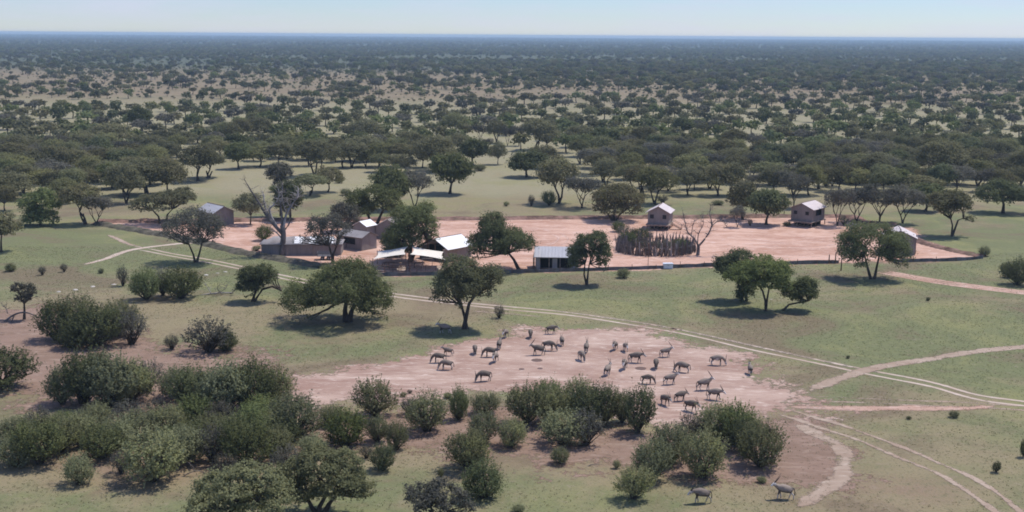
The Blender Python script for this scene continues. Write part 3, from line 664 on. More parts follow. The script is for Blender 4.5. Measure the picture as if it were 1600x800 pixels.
hero('grey_umbrella_tree', 'grey-brown wide acacia filling the bottom edge left of the umbrella acacia', 'tree', (385, 845), [[(385, 846), (382, 815), (380, 790)], [(386, 830), (410, 800)]],
     [(330, 770, 34, 22), (370, 748, 34, 20), (410, 752, 32, 20), (430, 778, 30, 20), (350, 790, 34, 18), (395, 782, 30, 18), (315, 792, 22, 12)], 0.13, F_OLIVE, .25, 33, .8, 1.0, 0.85, 30000, branches=90)
hero('thin_shrub_tree', 'thin greyish shrub tree with twigs showing, cut by the bottom edge', 'tree', (680, 825), [[(680, 826), (678, 805), (672, 790)], [(682, 826), (700, 800)]],
     [(655, 775, 24, 18), (682, 768, 24, 18), (705, 780, 24, 18), (675, 792, 28, 14), (728, 795, 20, 12)], 0.12, F_GREY, .14, 34, .8, 1.1, 0.65, 14000, branches=90)

# ------------------------------------------------------------------ acacias of the woodland just beyond the camp
WOOD = [  # x, base y, width, height, kind
 (20,312,60,38,'A'),(132,350,62,56,'A'),(151,351,46,44,'S'),(198,318,52,58,'A'),(228,304,60,50,'A'),(261,303,54,52,'A'),(136,297,56,30,'A'),(50,275,64,34,'A'),(88,273,56,42,'A'),(309,283,60,50,'A'),
 (131,244,50,36,'A'),(175,231,60,34,'A'),(220,205,36,32,'D'),(267,234,46,30,'A'),(284,234,40,26,'A'),(235,237,30,22,'A'),(223,237,28,24,'A'),(157,270,40,34,'A'),(186,262,52,28,'A'),(24,262,44,34,'A'),
 (373,264,38,36,'D'),(396,251,24,28,'A'),(408,252,28,28,'A'),(347,225,36,30,'A'),(360,225,34,30,'A'),(376,222,34,32,'A'),(400,220,42,34,'A'),(327,278,52,36,'A'),(452,345,46,52,'D'),(492,276,60,50,'A'),
 (505,272,40,44,'A'),(535,262,42,34,'A'),(550,262,42,36,'A'),(596,269,34,26,'A'),(615,269,30,24,'A'),(633,270,32,26,'A'),(575,252,62,36,'A'),(484,306,52,30,'A'),(512,300,46,34,'A'),(391,351,40,44,'A'),(612,328,50,60,'D'),(648,324,50,54,'S'),
 (703,303,62,54,'D'),(682,268,62,50,'A'),(740,259,46,36,'D'),(778,257,26,33,'A'),(708,216,42,34,'A'),(776,224,30,32,'A'),(793,228,18,28,'S'),(811,228,24,30,'S'),(838,234,52,42,'A'),(856,235,38,36,'A'),(750,221,24,24,'S'),
 (824,277,56,36,'D'),(851,263,52,32,'A'),(874,318,66,62,'A'),(909,325,52,46,'S'),(942,284,48,40,'A'),(945,243,44,38,'D'),(903,230,42,30,'A'),(1023,319,56,50,'A'),(988,296,44,36,'A'),(1027,267,46,42,'S'),(1059,272,36,40,'A'),
 (1085,296,34,36,'A'),(1122,306,52,46,'A'),(1141,305,42,44,'A'),(1210,303,44,40,'A'),(1261,294,34,40,'A'),(1278,295,36,42,'A'),(1232,275,46,38,'A'),(1148,240,42,34,'A'),(1181,241,28,30,'S'),(1005,240,38,38,'A'),(1066,215,34,28,'D'),
 (1100,256,54,32,'A'),(1160,343,50,54,'A'),(1197,351,58,48,'D'),(1240,325,38,48,'S'),(1152,355,22,30,'S'),(1308,353,42,56,'S'),(1338,348,54,52,'S'),(1365,295,52,48,'A'),(1315,285,32,36,'S'),(1300,291,40,28,'S'),(1425,278,34,30,'A'),
 (1468,288,72,60,'A'),(1496,287,42,40,'A'),(1595,290,42,48,'A'),(1374,350,60,54,'S'),(1410,349,56,52,'S'),(1445,330,54,36,'D'),(1437,306,64,28,'A'),(1535,300,40,34,'S'),(1520,278,60,42,'A'),(3,285,40,40,'A'),(760,238,20,20,'S'),
 (98,318,44,34,'A'),(8,330,40,36,'A'),(570,222,52,34,'A'),(640,250,44,40,'A'),(660,262,40,36,'A'),(715,235,36,24,'A'),(980,268,46,40,'A'),(1395,262,46,34,'A'),(1330,262,44,34,'A'),(1550,262,48,38,'A'),(1180,300,30,28,'S')]
SHRUB_FAR = [(94,295,26,24,'F'),(750,267,24,12,'B'),(858,321,28,25,'F'),(830,322,14,18,'G'),(791,322,10,8,'B'),(530,286,20,10,'B'),(583,279,18,8,'B'),(1160,252,28,14,'B'),(1035,318,24,14,'G'),(1328,288,24,12,'B'),(1290,291,12,12,'B'),
 (412,376,34,26,'F'),(1172,353,10,11,'G'),(1040,400,0,0,'x'),(520,250,20,12,'B'),(715,243,24,12,'B'),(430,300,26,12,'F'),(540,305,22,12,'B'),(1318,352,22,16,'G'),(1230,353,16,8,'B'),(1122,320,22,8,'B'),(665,332,34,16,'F'),(350,232,20,10,'B')]
LM = [(60, 'at the left edge'), (165, 'beyond the left meadow'), (290, 'behind the umbrella acacia'), (390, 'beyond the far-left tent'), (480, 'beyond the bleached dead tree'), (590, 'behind the paired tents'), (700, 'behind the open lodge'),
      (815, 'beyond the open pale flat'), (930, 'beyond the low shed'), (1070, 'beyond the small stilt tent'), (1190, 'beyond the bare tree'), (1310, 'beyond the larger stilt tent'), (1450, 'beyond the V-trunked tree'), (1900, 'at the right edge')]
ROWS = [(330, 'nearest'), (300, 'second'), (278, 'third'), (258, 'fourth'), (240, 'fifth'), (224, 'sixth'), (210, 'seventh'), (198, 'eighth'), (187, 'ninth'), (0, 'farthest')]
LOOK = {'L': 'pale green acacia', 'A': 'olive umbrella acacia', 'D': 'dark dense acacia', 'S': 'thin grey half-bare acacia', 'F': 'bright green shrub', 'B': 'low grey-green shrub', 'G': 'twiggy grey shrub'}
ORD = ['first', 'second', 'third', 'fourth', 'fifth', 'sixth', 'seventh', 'eighth', 'ninth', 'tenth']
def label_woods(items):
    cells = {}
    for it in items:
        lm = next(t_ for x, t_ in LM if it[1] < x); rw = next(t_ for y, t_ in ROWS if it[2] >= y)
        cells.setdefault((it[3], lm, rw), []).append(it)
    for (k, lm, rw), L in cells.items():
        L.sort(key=lambda q: q[1])
        for i, it in enumerate(L):
            s = '%s %s, %s row' % (LOOK[k], lm, rw)
            if len(L) > 1: s += ', %s from left' % ORD[min(i, 9)]
            it[0]['label'] = s
# fill the rest of the woodland: land positions drawn at random, thinned where the photograph shows open ground
rnd = random.Random(5)
taken = [(x, y, w_) for x, y, w_, h_, k_ in WOOD]
cand = []
for i in range(9000):
    Y = math.sqrt(rnd.uniform(385 ** 2, 760 ** 2)); X = rnd.uniform(-.46, .46) * Y
    px, py = topx(Vector((X, Y, 0)))
    if not (-20 < px < 1620) or not (154 < py < 240): continue
    if py < 163 + 3 * math.sin(px * .011) - (3 if px > 700 else -6): continue
    s = mpp(px, py); w_ = rnd.uniform(6.0, 10.0) / s; h_ = rnd.uniform(4.8, 6.8) / s
    if any(abs(px - a) < 0.66 * w_ and abs(py - b) < 7.0 for a, b, c in taken): continue
    if 740 < px < 830 and py > 205 and rnd.random() < .85: continue
    if 195 < px < 300 and py > 190 and rnd.random() < .5: continue
    if 1160 < px < 1200 and py > 190 and rnd.random() < .7: continue
    taken.append((px, py, w_)); k_ = rnd.choices('ADSL', (.52, .14, .12, .22))[0]; cand.append((px, py, w_, h_, k_))
for i in range(2600):                                  # fill between the listed trees on the two thicker sides
    py = rnd.uniform(236, 306); px = rnd.uniform(-15, 1615)
    side = px < 300 - (py - 236) * .9 or px > 850 + (py - 236) * 1.6 or (330 < px < 640 and py < 262)
    if not side: continue
    s = mpp(px, py); w_ = rnd.uniform(6.0, 9.5) / s; h_ = rnd.uniform(4.8, 6.6) / s
    if any(abs(px - a) < .5 * w_ and abs(py - b) < 8 for a, b, c in taken): continue
    taken.append((px, py, w_)); cand.append((px, py, w_, h_, rnd.choices('ADSL', (.52, .12, .16, .20))[0]))
cand.sort(key=lambda q: -q[1])
N_IND = 290 - len(WOOD) - 20
near, REST = cand[:N_IND], cand[N_IND:]
items = []
for i, (x, y, w_, h_, k_) in enumerate(WOOD + near):
    if k_ == 'A' and rnd.random() < .2: k_ = 'L'
    o = place_kind(k_, rnd.randrange(12), x, y, w_ * 1.18, h_ * 1.14, None, 'tree', 'acacias of the woodland beyond the camp', rnd.uniform(0, 6.28))
    items.append((o, x, y, k_))
label_woods(items)
# fresh green shrubs share the shrub shape with another leaf colour
for (n_, tm, cm, a_, b_, pr) in list(PROTO['B'][:3]):
    c2 = cm.copy(); c2.materials.clear(); c2.materials.append(F_FRESH); PROTO.setdefault('F', []).append(('leafy_shrub', tm, c2, a_, b_, pr))
    c3 = cm.copy(); c3.materials.clear(); c3.materials.append(F_DARK); PROTO.setdefault('K', []).append(('dark_shrub', tm, c3, a_, b_, pr))
items = []
for (x, y, w_, h_, k_) in SHRUB_FAR:
    if w_: items.append((place_kind(k_, rnd.randrange(6), x, y, w_, h_, None, 'shrub', 'shrubs scattered beyond and around the camp', rnd.uniform(0, 6.28)), x, y, k_))
label_woods(items)

# ------------------------------------------------------------------ shrubs of the foreground
SHRUBS = [
 (17,424,18,13,'B'),(66,430,14,14,'G'),(100,425,13,13,'G'),(192,447,20,31,'G'),(228,468,48,50,'F'),(254,462,34,42,'G'),(284,466,62,50,'K'),(780,497,20,20,'G'),(974,434,22,15,'B'),(1590,445,44,42,'K'),(1575,434,18,20,'B'),(1538,400,18,16,'B'),(1569,424,14,14,'B'),(158,427,10,8,'B'),(400,392,16,8,'B'),
 (5,606,100,58,'K'),(88,532,66,62,'K'),(120,528,74,70,'B'),(150,540,84,66,'K'),(185,524,66,56,'B'),(205,538,56,52,'G'),(112,545,50,34,'K'),(325,550,84,50,'G'),(352,548,38,34,'K'),(268,546,28,22,'G'),
 (98,632,60,58,'B'),(130,630,86,84,'K'),(172,634,86,84,'B'),(205,628,74,66,'B'),(232,612,56,48,'G'),(150,600,60,46,'B'),(280,622,64,48,'B'),(310,640,84,66,'K'),(352,645,84,80,'B'),(395,640,84,80,'K'),(432,630,64,60,'B'),(370,612,60,40,'B'),
 (330,690,60,44,'B'),(352,745,50,36,'G'),(302,700,56,44,'K'),(268,712,50,44,'F'),(150,668,56,40,'B'),(60,672,50,34,'G'),(30,690,60,40,'B'),(100,672,44,30,'F'),(420,690,60,50,'B'),(448,742,56,44,'G'),(408,662,60,44,'F'),(322,620,50,34,'F'),(190,740,44,34,'G'),(345,668,56,40,'G'),(488,712,44,34,'B'),(520,665,40,34,'B'),(640,648,34,26,'G'),(572,716,26,20,'G'),
 (22,728,66,48,'B'),(62,724,86,72,'K'),(96,706,62,60,'B'),(128,694,62,50,'B'),(160,716,70,52,'K'),(122,757,50,50,'B'),(186,700,64,52,'B'),(222,686,66,44,'B'),(262,676,62,44,'B'),(306,660,62,44,'F'),(240,752,96,84,'B'),(290,722,76,56,'B'),(200,664,60,36,'G'),(245,655,50,30,'G'),
 (335,722,60,54,'G'),(385,728,84,74,'K'),(362,700,70,52,'B'),(398,690,72,60,'F'),(430,716,60,52,'B'),(462,682,82,66,'B'),(540,695,72,58,'F'),(588,651,68,58,'B'),(668,674,70,66,'B'),(716,656,32,54,'F'),(758,646,46,32,'B'),(755,692,48,50,'B'),(800,698,46,46,'B'),
 (590,690,38,42,'B'),(620,702,36,46,'B'),(598,735,40,44,'K'),(731,732,68,62,'B'),(755,777,66,60,'F'),(689,745,11,14,'B'),(430,665,44,40,'B'),(505,668,26,20,'G'),
 (822,662,68,64,'B'),(858,640,54,48,'F'),(865,660,62,60,'B'),(905,640,60,50,'B'),(915,666,72,66,'K'),(878,694,80,56,'B'),(915,696,62,52,'G'),(945,664,48,62,'B'),(996,676,56,72,'K'),(972,660,36,52,'B'),
 (875,724,30,26,'B'),(964,732,13,13,'B'),(990,779,60,54,'B'),(1018,750,62,66,'B'),(1038,728,40,34,'F'),(1050,722,66,62,'B'),(1098,746,72,76,'B'),(1078,692,44,46,'G'),(1122,690,70,62,'B'),(1150,695,66,68,'F'),(1188,729,72,72,'B'),(1162,708,52,56,'K'),
 (1190,754,16,10,'B'),(1490,652,17,11,'B'),(1556,738,15,17,'K'),(1599,714,12,30,'K'),(700,622,14,9,'B'),(630,620,12,7,'B'),(810,800,22,12,'B'),(1040,640,0,0,'x'),(745,660,20,14,'G'),(440,700,60,44,'K'),(1420,655,8,5,'B'),(1450,470,7,6,'B'),(1325,560,6,5,'B'),(640,615,10,6,'G')]
NLM = [(150, 470, 'the left bush mass'), (38, 470, 'the gnarled left-edge tree'), (255, 425, 'the grey V-trunked tree'), (345, 455, 'the fallen branches'), (480, 600, 'the pan\'s left tip'), (540, 500, 'the spreading tree'), (725, 500, 'the tall forked tree'), (917, 440, 'the drooping tree'), (1190, 470, 'the three-tree clump'),
       (510, 760, 'the bottom umbrella acacia'), (350, 770, 'the grey bottom acacia'), (680, 790, 'the thin bottom-edge shrub tree'), (1095, 775, 'the walking pair of oryx'), (1322, 720, 'the curved track'), (1400, 625, 'the track junction'), (880, 590, 'the oryx herd'), (1060, 630, 'the lowest oryx on the pan'), (60, 790, 'the bottom left corner'), (20, 600, 'the left edge'), (1590, 600, 'the right edge'), (1487, 372, 'the lone right tree'), (200, 600, 'the bare left slope'), (620, 620, 'the pan\'s lower rim')]
LK2 = {'B': 'grey-green thorn shrub', 'F': 'fresh green leafy shrub', 'K': 'dark dense shrub', 'G': 'pale twiggy grey shrub'}
def near_labels(items, size_words=True):
    cells = {}
    for o, x, y, w_, k_ in items:
        lx, ly, nm = min(NLM, key=lambda q: math.hypot(q[0] - x, (q[1] - y) * 1.3))
        dx, dy = x - lx, y - ly
        d = ('left of' if dx < 0 else 'right of') if abs(dx) > abs(dy) * 1.2 else ('below' if dy > 0 else 'above')
        sz = 'tiny ' if w_ < 18 else 'small ' if w_ < 34 else '' if w_ < 66 else 'large '
        cells.setdefault(sz + k_ + ' ' + d + ' ' + nm, []).append((x, y, o))
    for s, L in cells.items():
        L.sort(key=lambda q: q[0])
        for i, (x, y, o) in enumerate(L):
            o['label'] = s if len(L) == 1 else s + ', %s from left' % ORD[min(i, 9)]
items = []
for (x, y, w_, h_, k_) in SHRUBS:
    if not w_: continue
    items.append((place_kind(k_, rnd.randrange(6), x, y, w_ * 1.12, h_ * 1.10, None, 'shrub', 'thorn shrubs of the foreground', rnd.uniform(0, 6.28)), x, y, w_, LK2[k_]))
near_labels(items)

# ------------------------------------------------------------------ dead wood
def dead_tree(name, label, cat, base, limbs, mat, mat2, seed, twigs=3, tw_len=1.6):
    """limbs: photograph polylines with a start and end radius in metres and a depth swing"""
    rnd_ = random.Random(seed); g = gnd(*base); Y = g.y; root = thing(name, label, cat, g)
    trunk = MB(); up = MB()
    for k, (pts, r0, r1, sw, pale) in enumerate(limbs):
        P = []; n = len(pts)
        for i, (x, y) in enumerate(pts):
            p_ = onplane(x, y, Y) - g; p_.y += sw * i / max(1, n - 1); P.append(p_)
        if k == 0: P[0].z = -0.1
        P = smooth_line(P, 3); rad = [r0 + (r1 - r0) * i / (len(P) - 1) for i in range(len(P))]
        (up if pale else trunk).tube(P, rad, 7)
        for i in range(len(P) // 3, len(P)):
            if k == 0: break
            for _ in range(twigs if i % 2 else 1):
                a = P[i]; d = Vector((rnd_.uniform(-1, 1), rnd_.uniform(-1, 1), rnd_.uniform(-.2, 1))).normalized()
                L = tw_len * rnd_.uniform(.4, 1.1); e = a + d * L
                limb(up if pale else trunk, a, e, max(.03, rad[i] * .45), .012, rnd_, .15, 3, 4)
                if rnd_.random() < .6: limb(up if pale else trunk, a.lerp(e, .5), a.lerp(e, .5) + Vector((rnd_.uniform(-1, 1), rnd_.uniform(-1, 1), rnd_.uniform(0, 1))) * L * .5, .025, .01, rnd_, .1, 2, 4)
    trunk.build('trunk', mat, root, True)
    if up.V: up.build('branch', mat2, root, True)
    return root
dead_tree('dead_tree', 'big bleached leafless dead tree with forked white branches at the long tent', 'dead tree', (441, 399),
  [([(441, 399), (442, 380), (443, 366), (441, 352)], .52, .40, 0, False), ([(442, 366), (428, 350), (417, 335), (408, 318), (397, 300), (388, 284)], .34, .07, -1.5, False), ([(432, 353), (424, 338), (422, 326), (430, 318), (437, 306), (436, 294)], .24, .07, -.8, True),
   ([(427, 348), (416, 330), (412, 316), (410, 302)], .2, .06, .8, True), ([(441, 356), (440, 335), (438, 315), (441, 296), (440, 286)], .24, .05, .4, False), ([(443, 356), (447, 335), (457, 318), (464, 308), (464, 294)], .24, .07, 1.0, True),
   ([(447, 332), (443, 318), (442, 306)], .13, .04, -.5, True), ([(456, 320), (463, 310), (466, 300)], .12, .04, -.5, True), ([(440, 372), (432, 362), (425, 357)], .14, .05, -1.0, True), ([(444, 360), (452, 348), (450, 330), (453, 312)], .16, .04, 1.4, False)], M_DEADDK, M_DEAD, 3, 4, 1.9)
dead_tree('dead_tree', 'bare grey dead tree at the right end of the pole corral', 'dead tree', (1090, 399),
  [([(1090, 399), (1091, 390), (1091, 382)], .33, .26, 0, False), ([(1091, 384), (1084, 372), (1074, 362), (1070, 348), (1066, 332)], .18, .04, -.8, False), ([(1092, 384), (1101, 374), (1109, 362), (1113, 350), (1110, 336), (1111, 322)], .19, .04, .6, False),
   ([(1113, 352), (1122, 346), (1132, 348), (1137, 356)], .09, .03, .5, False), ([(1090, 380), (1092, 366), (1100, 352), (1100, 342)], .1, .03, 1.2, False), ([(1080, 370), (1083, 354), (1088, 344)], .08, .03, 1, False)], M_DEADDK, M_DEADDK, 4, 6, 1.5)
dead_tree('fallen_branches', 'grey fallen dead branches lying on the grass left of the crooked tree', 'dead branch', (345, 461),
  [([(312, 465), (325, 460), (345, 459), (362, 460)], .11, .08, 1.0, True), ([(330, 459), (324, 450), (319, 446)], .06, .02, .5, True), ([(345, 458), (340, 450), (344, 444)], .06, .02, -.5, False), ([(360, 459), (366, 455), (371, 449)], .06, .02, 0, False), ([(335, 460), (350, 453), (352, 447)], .05, .02, .8, False)], M_DEADDK, M_DEAD, 5, 2, 1.0)
dead_tree('fallen_branches', 'dark fallen limbs tangled under the gnarled tree at the left edge', 'dead branch', (30, 502),
  [([(5, 488), (18, 494), (30, 490), (42, 492), (55, 500)], .13, .08, 1.2, False), ([(12, 490), (8, 482), (2, 480)], .06, .02, .5, False), ([(22, 494), (20, 502)], .09, .05, -.5, False), ([(0, 486), (-12, 484)], .06, .02, 0, False)], M_DEADDK, M_DEADDK, 6, 2, 1.0)
dead_tree('fallen_branches', 'thin dead twigs lying bottom left beside the grey bottom acacia', 'dead branch', (298, 745),
  [([(283, 748), (295, 740), (308, 738), (318, 742)], .05, .03, .5, False), ([(305, 738), (300, 730)], .03, .01, .2, False)], M_DEADDK, M_DEAD, 7, 1, .7)
dead_tree('fallen_branches', 'small dead twig on bare soil below the central shrubs', 'dead branch', (925, 729),
  [([(915, 724), (925, 727), (938, 728)], .05, .02, .4, False)], M_DEADDK, M_DEAD, 8, 1, .5)

# tufts of grass on the near ground: nobody could count them
def tufts(n, y0, y1, hgt, seed, name, label, mat):
    rg = rng(seed); Y = np.sqrt(rg.uniform(y0 ** 2, y1 ** 2, n)); X = rg.uniform(-.47, .47, n) * Y
    px, py = topx((X, Y, np.zeros(n)))
    def bad(pix, pad): P = [(gnd(*q).x, gnd(*q).y) for q in pix]; return inside(X, Y, P) | (seg_dist(X, Y, P, True) < pad)
    keep = ~bad(PAN, 1.5) & ~bad(YARD, 2.0) & (seg_dist(X, Y, [(gnd(*q).x, gnd(*q).y) for q in MAIN]) > 1.6)
    cl = np.sin(X * .21 + 1.3 * np.sin(Y * .13)) * np.sin(Y * .17 + 2 * np.sin(X * .09)) + rg.normal(0, .45, n)
    r, g, b = zones(X, Y); keep &= (cl + g * 1.2 - r * 1.1 > -0.15)
    X, Y = X[keep], Y[keep]; n = len(X); k = 4
    X = np.repeat(X, k) + rg.normal(0, .07, n * k); Y = np.repeat(Y, k) + rg.normal(0, .07, n * k); n = n * k
    a = rg.uniform(0, 6.28, n); h = hgt * rg.uniform(.5, 1.3, n); wd = hgt * .30; lean = rg.normal(0, .5, (n, 2)) * h[:, None]
    z0 = np.full(n, 0.003)
    V = np.stack([np.stack([X - np.cos(a) * wd, Y - np.sin(a) * wd, z0], 1), np.stack([X + np.cos(a) * wd, Y + np.sin(a) * wd, z0], 1), np.stack([X + lean[:, 0], Y + lean[:, 1], h], 1)], 1).reshape(-1, 3)
    o = link(name, mesh_np(name, V, np.arange(3 * n).reshape(n, 3), mat)); return tag(o, label, 'grass', None, 'stuff')
t = NT('grass_tufts'); p = world_pos(t); n1 = t.noise(p, .08, 4, .6); n2 = t.noise(p, 2.2, 3, .6)
c = t.mix(t.ramp(n1, .38, .62), (0.145, 0.16, 0.075), (0.22, 0.185, 0.11)); c = t.mix(t.ramp(n2, .35, .7), c, (0.115, 0.13, 0.06))
b1 = t.n('ShaderNodeBsdfDiffuse'); t.set(b1.inputs[0], c); b2 = t.n('ShaderNodeBsdfTranslucent'); t.set(b2.inputs[0], c); mx = t.n('ShaderNodeMixShader'); mx.inputs[0].default_value = .5
t.t.links.new(b1.outputs[0], mx.inputs[1]); t.t.links.new(b2.outputs[0], mx.inputs[2]); M_TUFT = t.out(mx.outputs[0])
tufts(60000, 88, 210, 0.085, 51, 'grass', 'short tufty green and straw grass over the near ground', M_TUFT)
# ------------------------------------------------------------------ camp buildings
def gable_tent(name, label, cat, pix, wdt, lng, eave, ridge, rz, wall_m, roof_m, floor=0.0, over=0.45, windows=(), open_front=False, side_open=None, back=0.0, steps=None, awning=None, roof_off=0.0, roof_len=None):
    """gable front on local -Y, ridge along Y; pix is the ground point below the middle of the front wall"""
    g = gnd(*pix); d = Vector((math.sin(rz), -math.cos(rz), 0)); c = g - d * (lng / 2 + back)
    root = thing(name, label, cat, (c.x, c.y, 0), rz)
    W, L, f = wdt / 2, lng / 2, floor; t_ = 0.06
    ze, zr = f + eave, f + ridge
    wl = MB()
    if not open_front:
        wl.slab([(-W, -L, f), (W, -L, f), (W, -L, ze), (-W, -L, ze)], 0); wl.V = []; wl.F = []
        wl.add([(-W, -L, f), (W, -L, f), (W, -L, ze), (0, -L, zr), (-W, -L, ze), (-W, -L + t_, f), (W, -L + t_, f), (W, -L + t_, ze), (0, -L + t_, zr), (-W, -L + t_, ze)],
               [(0, 1, 2, 3, 4), (9, 8, 7, 6, 5), (0, 5, 6, 1), (1, 6, 7, 2), (2, 7, 8, 3), (3, 8, 9, 4), (4, 9, 5, 0)])
    wl.add([(-W, L, f), (W, L, f), (W, L, ze), (0, L, zr), (-W, L, ze), (-W, L - t_, f), (W, L - t_, f), (W, L - t_, ze), (0, L - t_, zr), (-W, L - t_, ze)],
           [(4, 3, 2, 1, 0), (5, 6, 7, 8, 9), (0, 1, 6, 5), (1, 2, 7, 6), (2, 3, 8, 7), (3, 4, 9, 8), (4, 0, 5, 9)])
    for sx in (-1, 1):
        if side_open == sx:
            wl.box((sx * (W - t_ / 2), -L * .72, f + eave / 2), (t_, L * .5, eave)); wl.box((sx * (W - t_ / 2), L * .72, f + eave / 2), (t_, L * .5, eave))
            wl.box((sx * (W - t_ / 2), 0, f + eave * .2), (t_, L * .93, eave * .4)); wl.box((sx * (W - t_ / 2), 0, f + eave * .94), (t_, L * .93, eave * .12))
        else: wl.box((sx * (W - t_ / 2), 0, f + eave / 2), (t_, lng - 2 * t_ - .01, eave))
    wl.build('wall', wall_m, root)
    # roof: two thin pitched sheets with an overhang
    sl = (zr - ze) / W; ox = over; zo = ze - sl * ox; Lf, Lb = -L - over + roof_off, L + over * .6
    rf = MB(); e = .10
    rf.slab([(-W - ox, Lf, zo + e), (0, Lf, zr + e), (0, Lb, zr + e), (-W - ox, Lb, zo + e)], .05)
    rf.slab([(W + ox, Lf, zo + e), (0.002, Lf, zr + e + .004), (0.002, Lb, zr + e + .004), (W + ox, Lb, zo + e)], .05)
    r_ = rf.build('roof', roof_m, root)
    rp = MB(); rp.tube([(0, Lf - .03, zr + e + .03), (0, Lb + .03, zr + e + .03)], .05, 6)
    for sx in (-1, 1): rp.tube([(sx * (W + ox), Lf, zo + e), (sx * (W + ox), Lb, zo + e)], .03, 5)
    rp.build('ridge_pole', M_WOOD, r_)
    for (x, z, ww, hh) in windows:
        wn = MB(); wn.box((x, -L - .012, f + z), (ww, .02, hh)); wo_ = wn.build('window', M_MESH, root)
        fr = MB()
        for sx in (-1, 1): fr.box((x + sx * (ww / 2 + .03), -L - .02, f + z), (.06, .035, hh + .12))
        for sz in (-1, 1): fr.box((x, -L - .021, f + z + sz * (hh / 2 + .03)), (ww - .002, .035, .06))
        fr.build('window_frame', wall_m, wo_)
    if open_front:
        b = MB(); b.box((0, -L * .35, f + eave * .5), (wdt - .3, .05, eave)); b.build('inner_shade_sheet', M_SHADE, root)  # near-black sheet paints the shade inside the open front
        for sx in (-1, -.33, .33, 1):
            q = MB(); q.tube([(sx * (W - .06), -L, f), (sx * (W - .06), -L, ze + (0 if abs(sx) == 1 else (zr - ze) * .6))], .06, 6); q.build('post', M_WOOD, root)
    if side_open:
        b = MB(); b.box((side_open * (W - .5), 0, f + eave * .55), (.04, L * 1.2, eave * .75)); b.build('gauze', M_MESH, root)  # dark sheet set inside the opening, standing in for interior shade
    if floor > 0.3:
        dk = MB(); dk.box((0, -.2, f - .07), (wdt + .5, lng + 1.2, .12)); dk.box((0, -L - .7, f - .2), (wdt + .5, .08, .14)); dk.build('deck', M_WOODL, root)
        un = MB(); un.box((0, .3, f * .45), (wdt * .8, lng * .7, f * .7)); un.build('underfloor_shade', M_SHADE, root)  # dark block added to give the shade beneath the raised floor
        nx, ny = 4, 4
        for i in range(nx):
            for j in range(ny):
                if 0 < i < nx - 1 and 0 < j < ny - 1: continue
                st = MB(); st.tube([(-W + i * wdt / (nx - 1), -L - .4 + j * (lng + .7) / (ny - 1), 0), (-W + i * wdt / (nx - 1), -L - .4 + j * (lng + .7) / (ny - 1), f - .13)], .09, 6); st.build('stilt', M_WOODL if (i + j) % 2 else M_WOOD, root)
        br = MB()
        for i in range(nx - 1):
            x0_, x1_ = -W + i * wdt / (nx - 1), -W + (i + 1) * wdt / (nx - 1); br.tube([(x0_, -L - .4, .1), (x1_, -L - .4, f - .2)], .04, 4)
        br.build('brace', M_WOODL, root)
    if steps:
        sx = steps; st = MB()
        for k in range(5):
            u = (k + .5) / 5; st.box((sx * (W + .4 + 1.9 * u), -L * .3, f * (1 - u)), (.34, 1.1, .05))
        for yy in (-.55, .55):
            st.tube([(sx * (W + .3), -L * .3 + yy, f), (sx * (W + 2.3), -L * .3 + yy, .05)], .05, 5)
            st.tube([(sx * (W + .3), -L * .3 + yy, f + .9), (sx * (W + 2.3), -L * .3 + yy, .9)], .035, 5)
            for u in (0, 1): st.tube([(sx * (W + .3 + 2 * u), -L * .3 + yy, f * (1 - u)), (sx * (W + .3 + 2 * u), -L * .3 + yy, f * (1 - u) + .9)], .035, 5)
        st.build('stairs', M_WOOD, root)
    # corner guy poles
    return root

gable_tent('stilt_tent', 'small stilt tent with pale gable roof and two dark windows behind the pole corral', 'tent', (1028, 359), 4.1, 5.0, 2.35, 3.45, R(-16), M_CANVAS, M_ROOFP, floor=1.1, windows=((-1.25, 1.45, .75, .8), (1.2, 1.45, .75, .8)), steps=1)
gable_tent('stilt_tent', 'larger stilt tent seen from its corner with pale roof and open dark side', 'tent', (1252, 354), 4.6, 5.6, 2.5, 3.5, R(-38), M_CANVAS, M_ROOFP, floor=1.15, windows=((-1.35, 1.6, .7, .7), (1.1, 1.6, .75, .7)), side_open=1)
gable_tent('canvas_tent', 'far-left brown canvas tent with grey roof half hidden by the grey tree', 'tent', (350, 352), 4.4, 6.2, 2.6, 3.7, R(42), M_CANVAS, M_ROOFG, over=.35)
gable_tent('canvas_tent', 'front brown canvas tent of the pair, grey roof and dark open side', 'tent', (577, 390), 3.7, 6.0, 2.3, 3.1, R(52), M_CANVAS, M_CANVAS_G, over=.3, side_open=-1)
gable_tent('canvas_tent', 'rear canvas tent of the pair with one white roof slope showing', 'tent', (563, 374), 3.0, 2.8, 2.5, 3.3, R(-32), M_CANVAS, M_ROOFW, over=.25)
gable_tent('canvas_tent', 'dark brown canvas tent tucked under the trees between pair and lodge', 'tent', (606, 373), 4.4, 5.0, 2.3, 3.5, R(-8), M_CANVAS, M_CANVAS, over=.25)
gable_tent('open_lodge', 'open-fronted lodge with bright white gable roof beside the shade sails', 'lodge', (674, 407), 5.4, 7.0, 2.2, 3.5, R(-40), M_CANVAS, M_ROOFW, over=.55, open_front=True, roof_off=1.2)
gable_tent('canvas_tent', 'right-hand dark tent with pale roof edge half hidden by the V-trunked tree', 'tent', (1405, 398), 5.2, 5.4, 3.0, 4.2, R(-14), M_CANVAS, M_ROOFP, over=.35)

# two guard posts by the right-hand tent
for x_, y_, lb in ((1426, 396, 'left of two tall thin poles at the right-hand tent'), (1430, 397, 'right of two tall thin poles at the right-hand tent')):
    g = gnd(x_, y_); root = thing('tall_pole', lb, 'pole', g); q = MB(); q.tube([(0, 0, 0), (0, 0, 3.3)], [.07, .05], 6); q.build('shaft', M_WOOD, root)
    q = MB(); q.tube([(0, 0, 3.3), (0, 0, 3.36)], .08, 6); q.build('cap', M_WOOD, root)

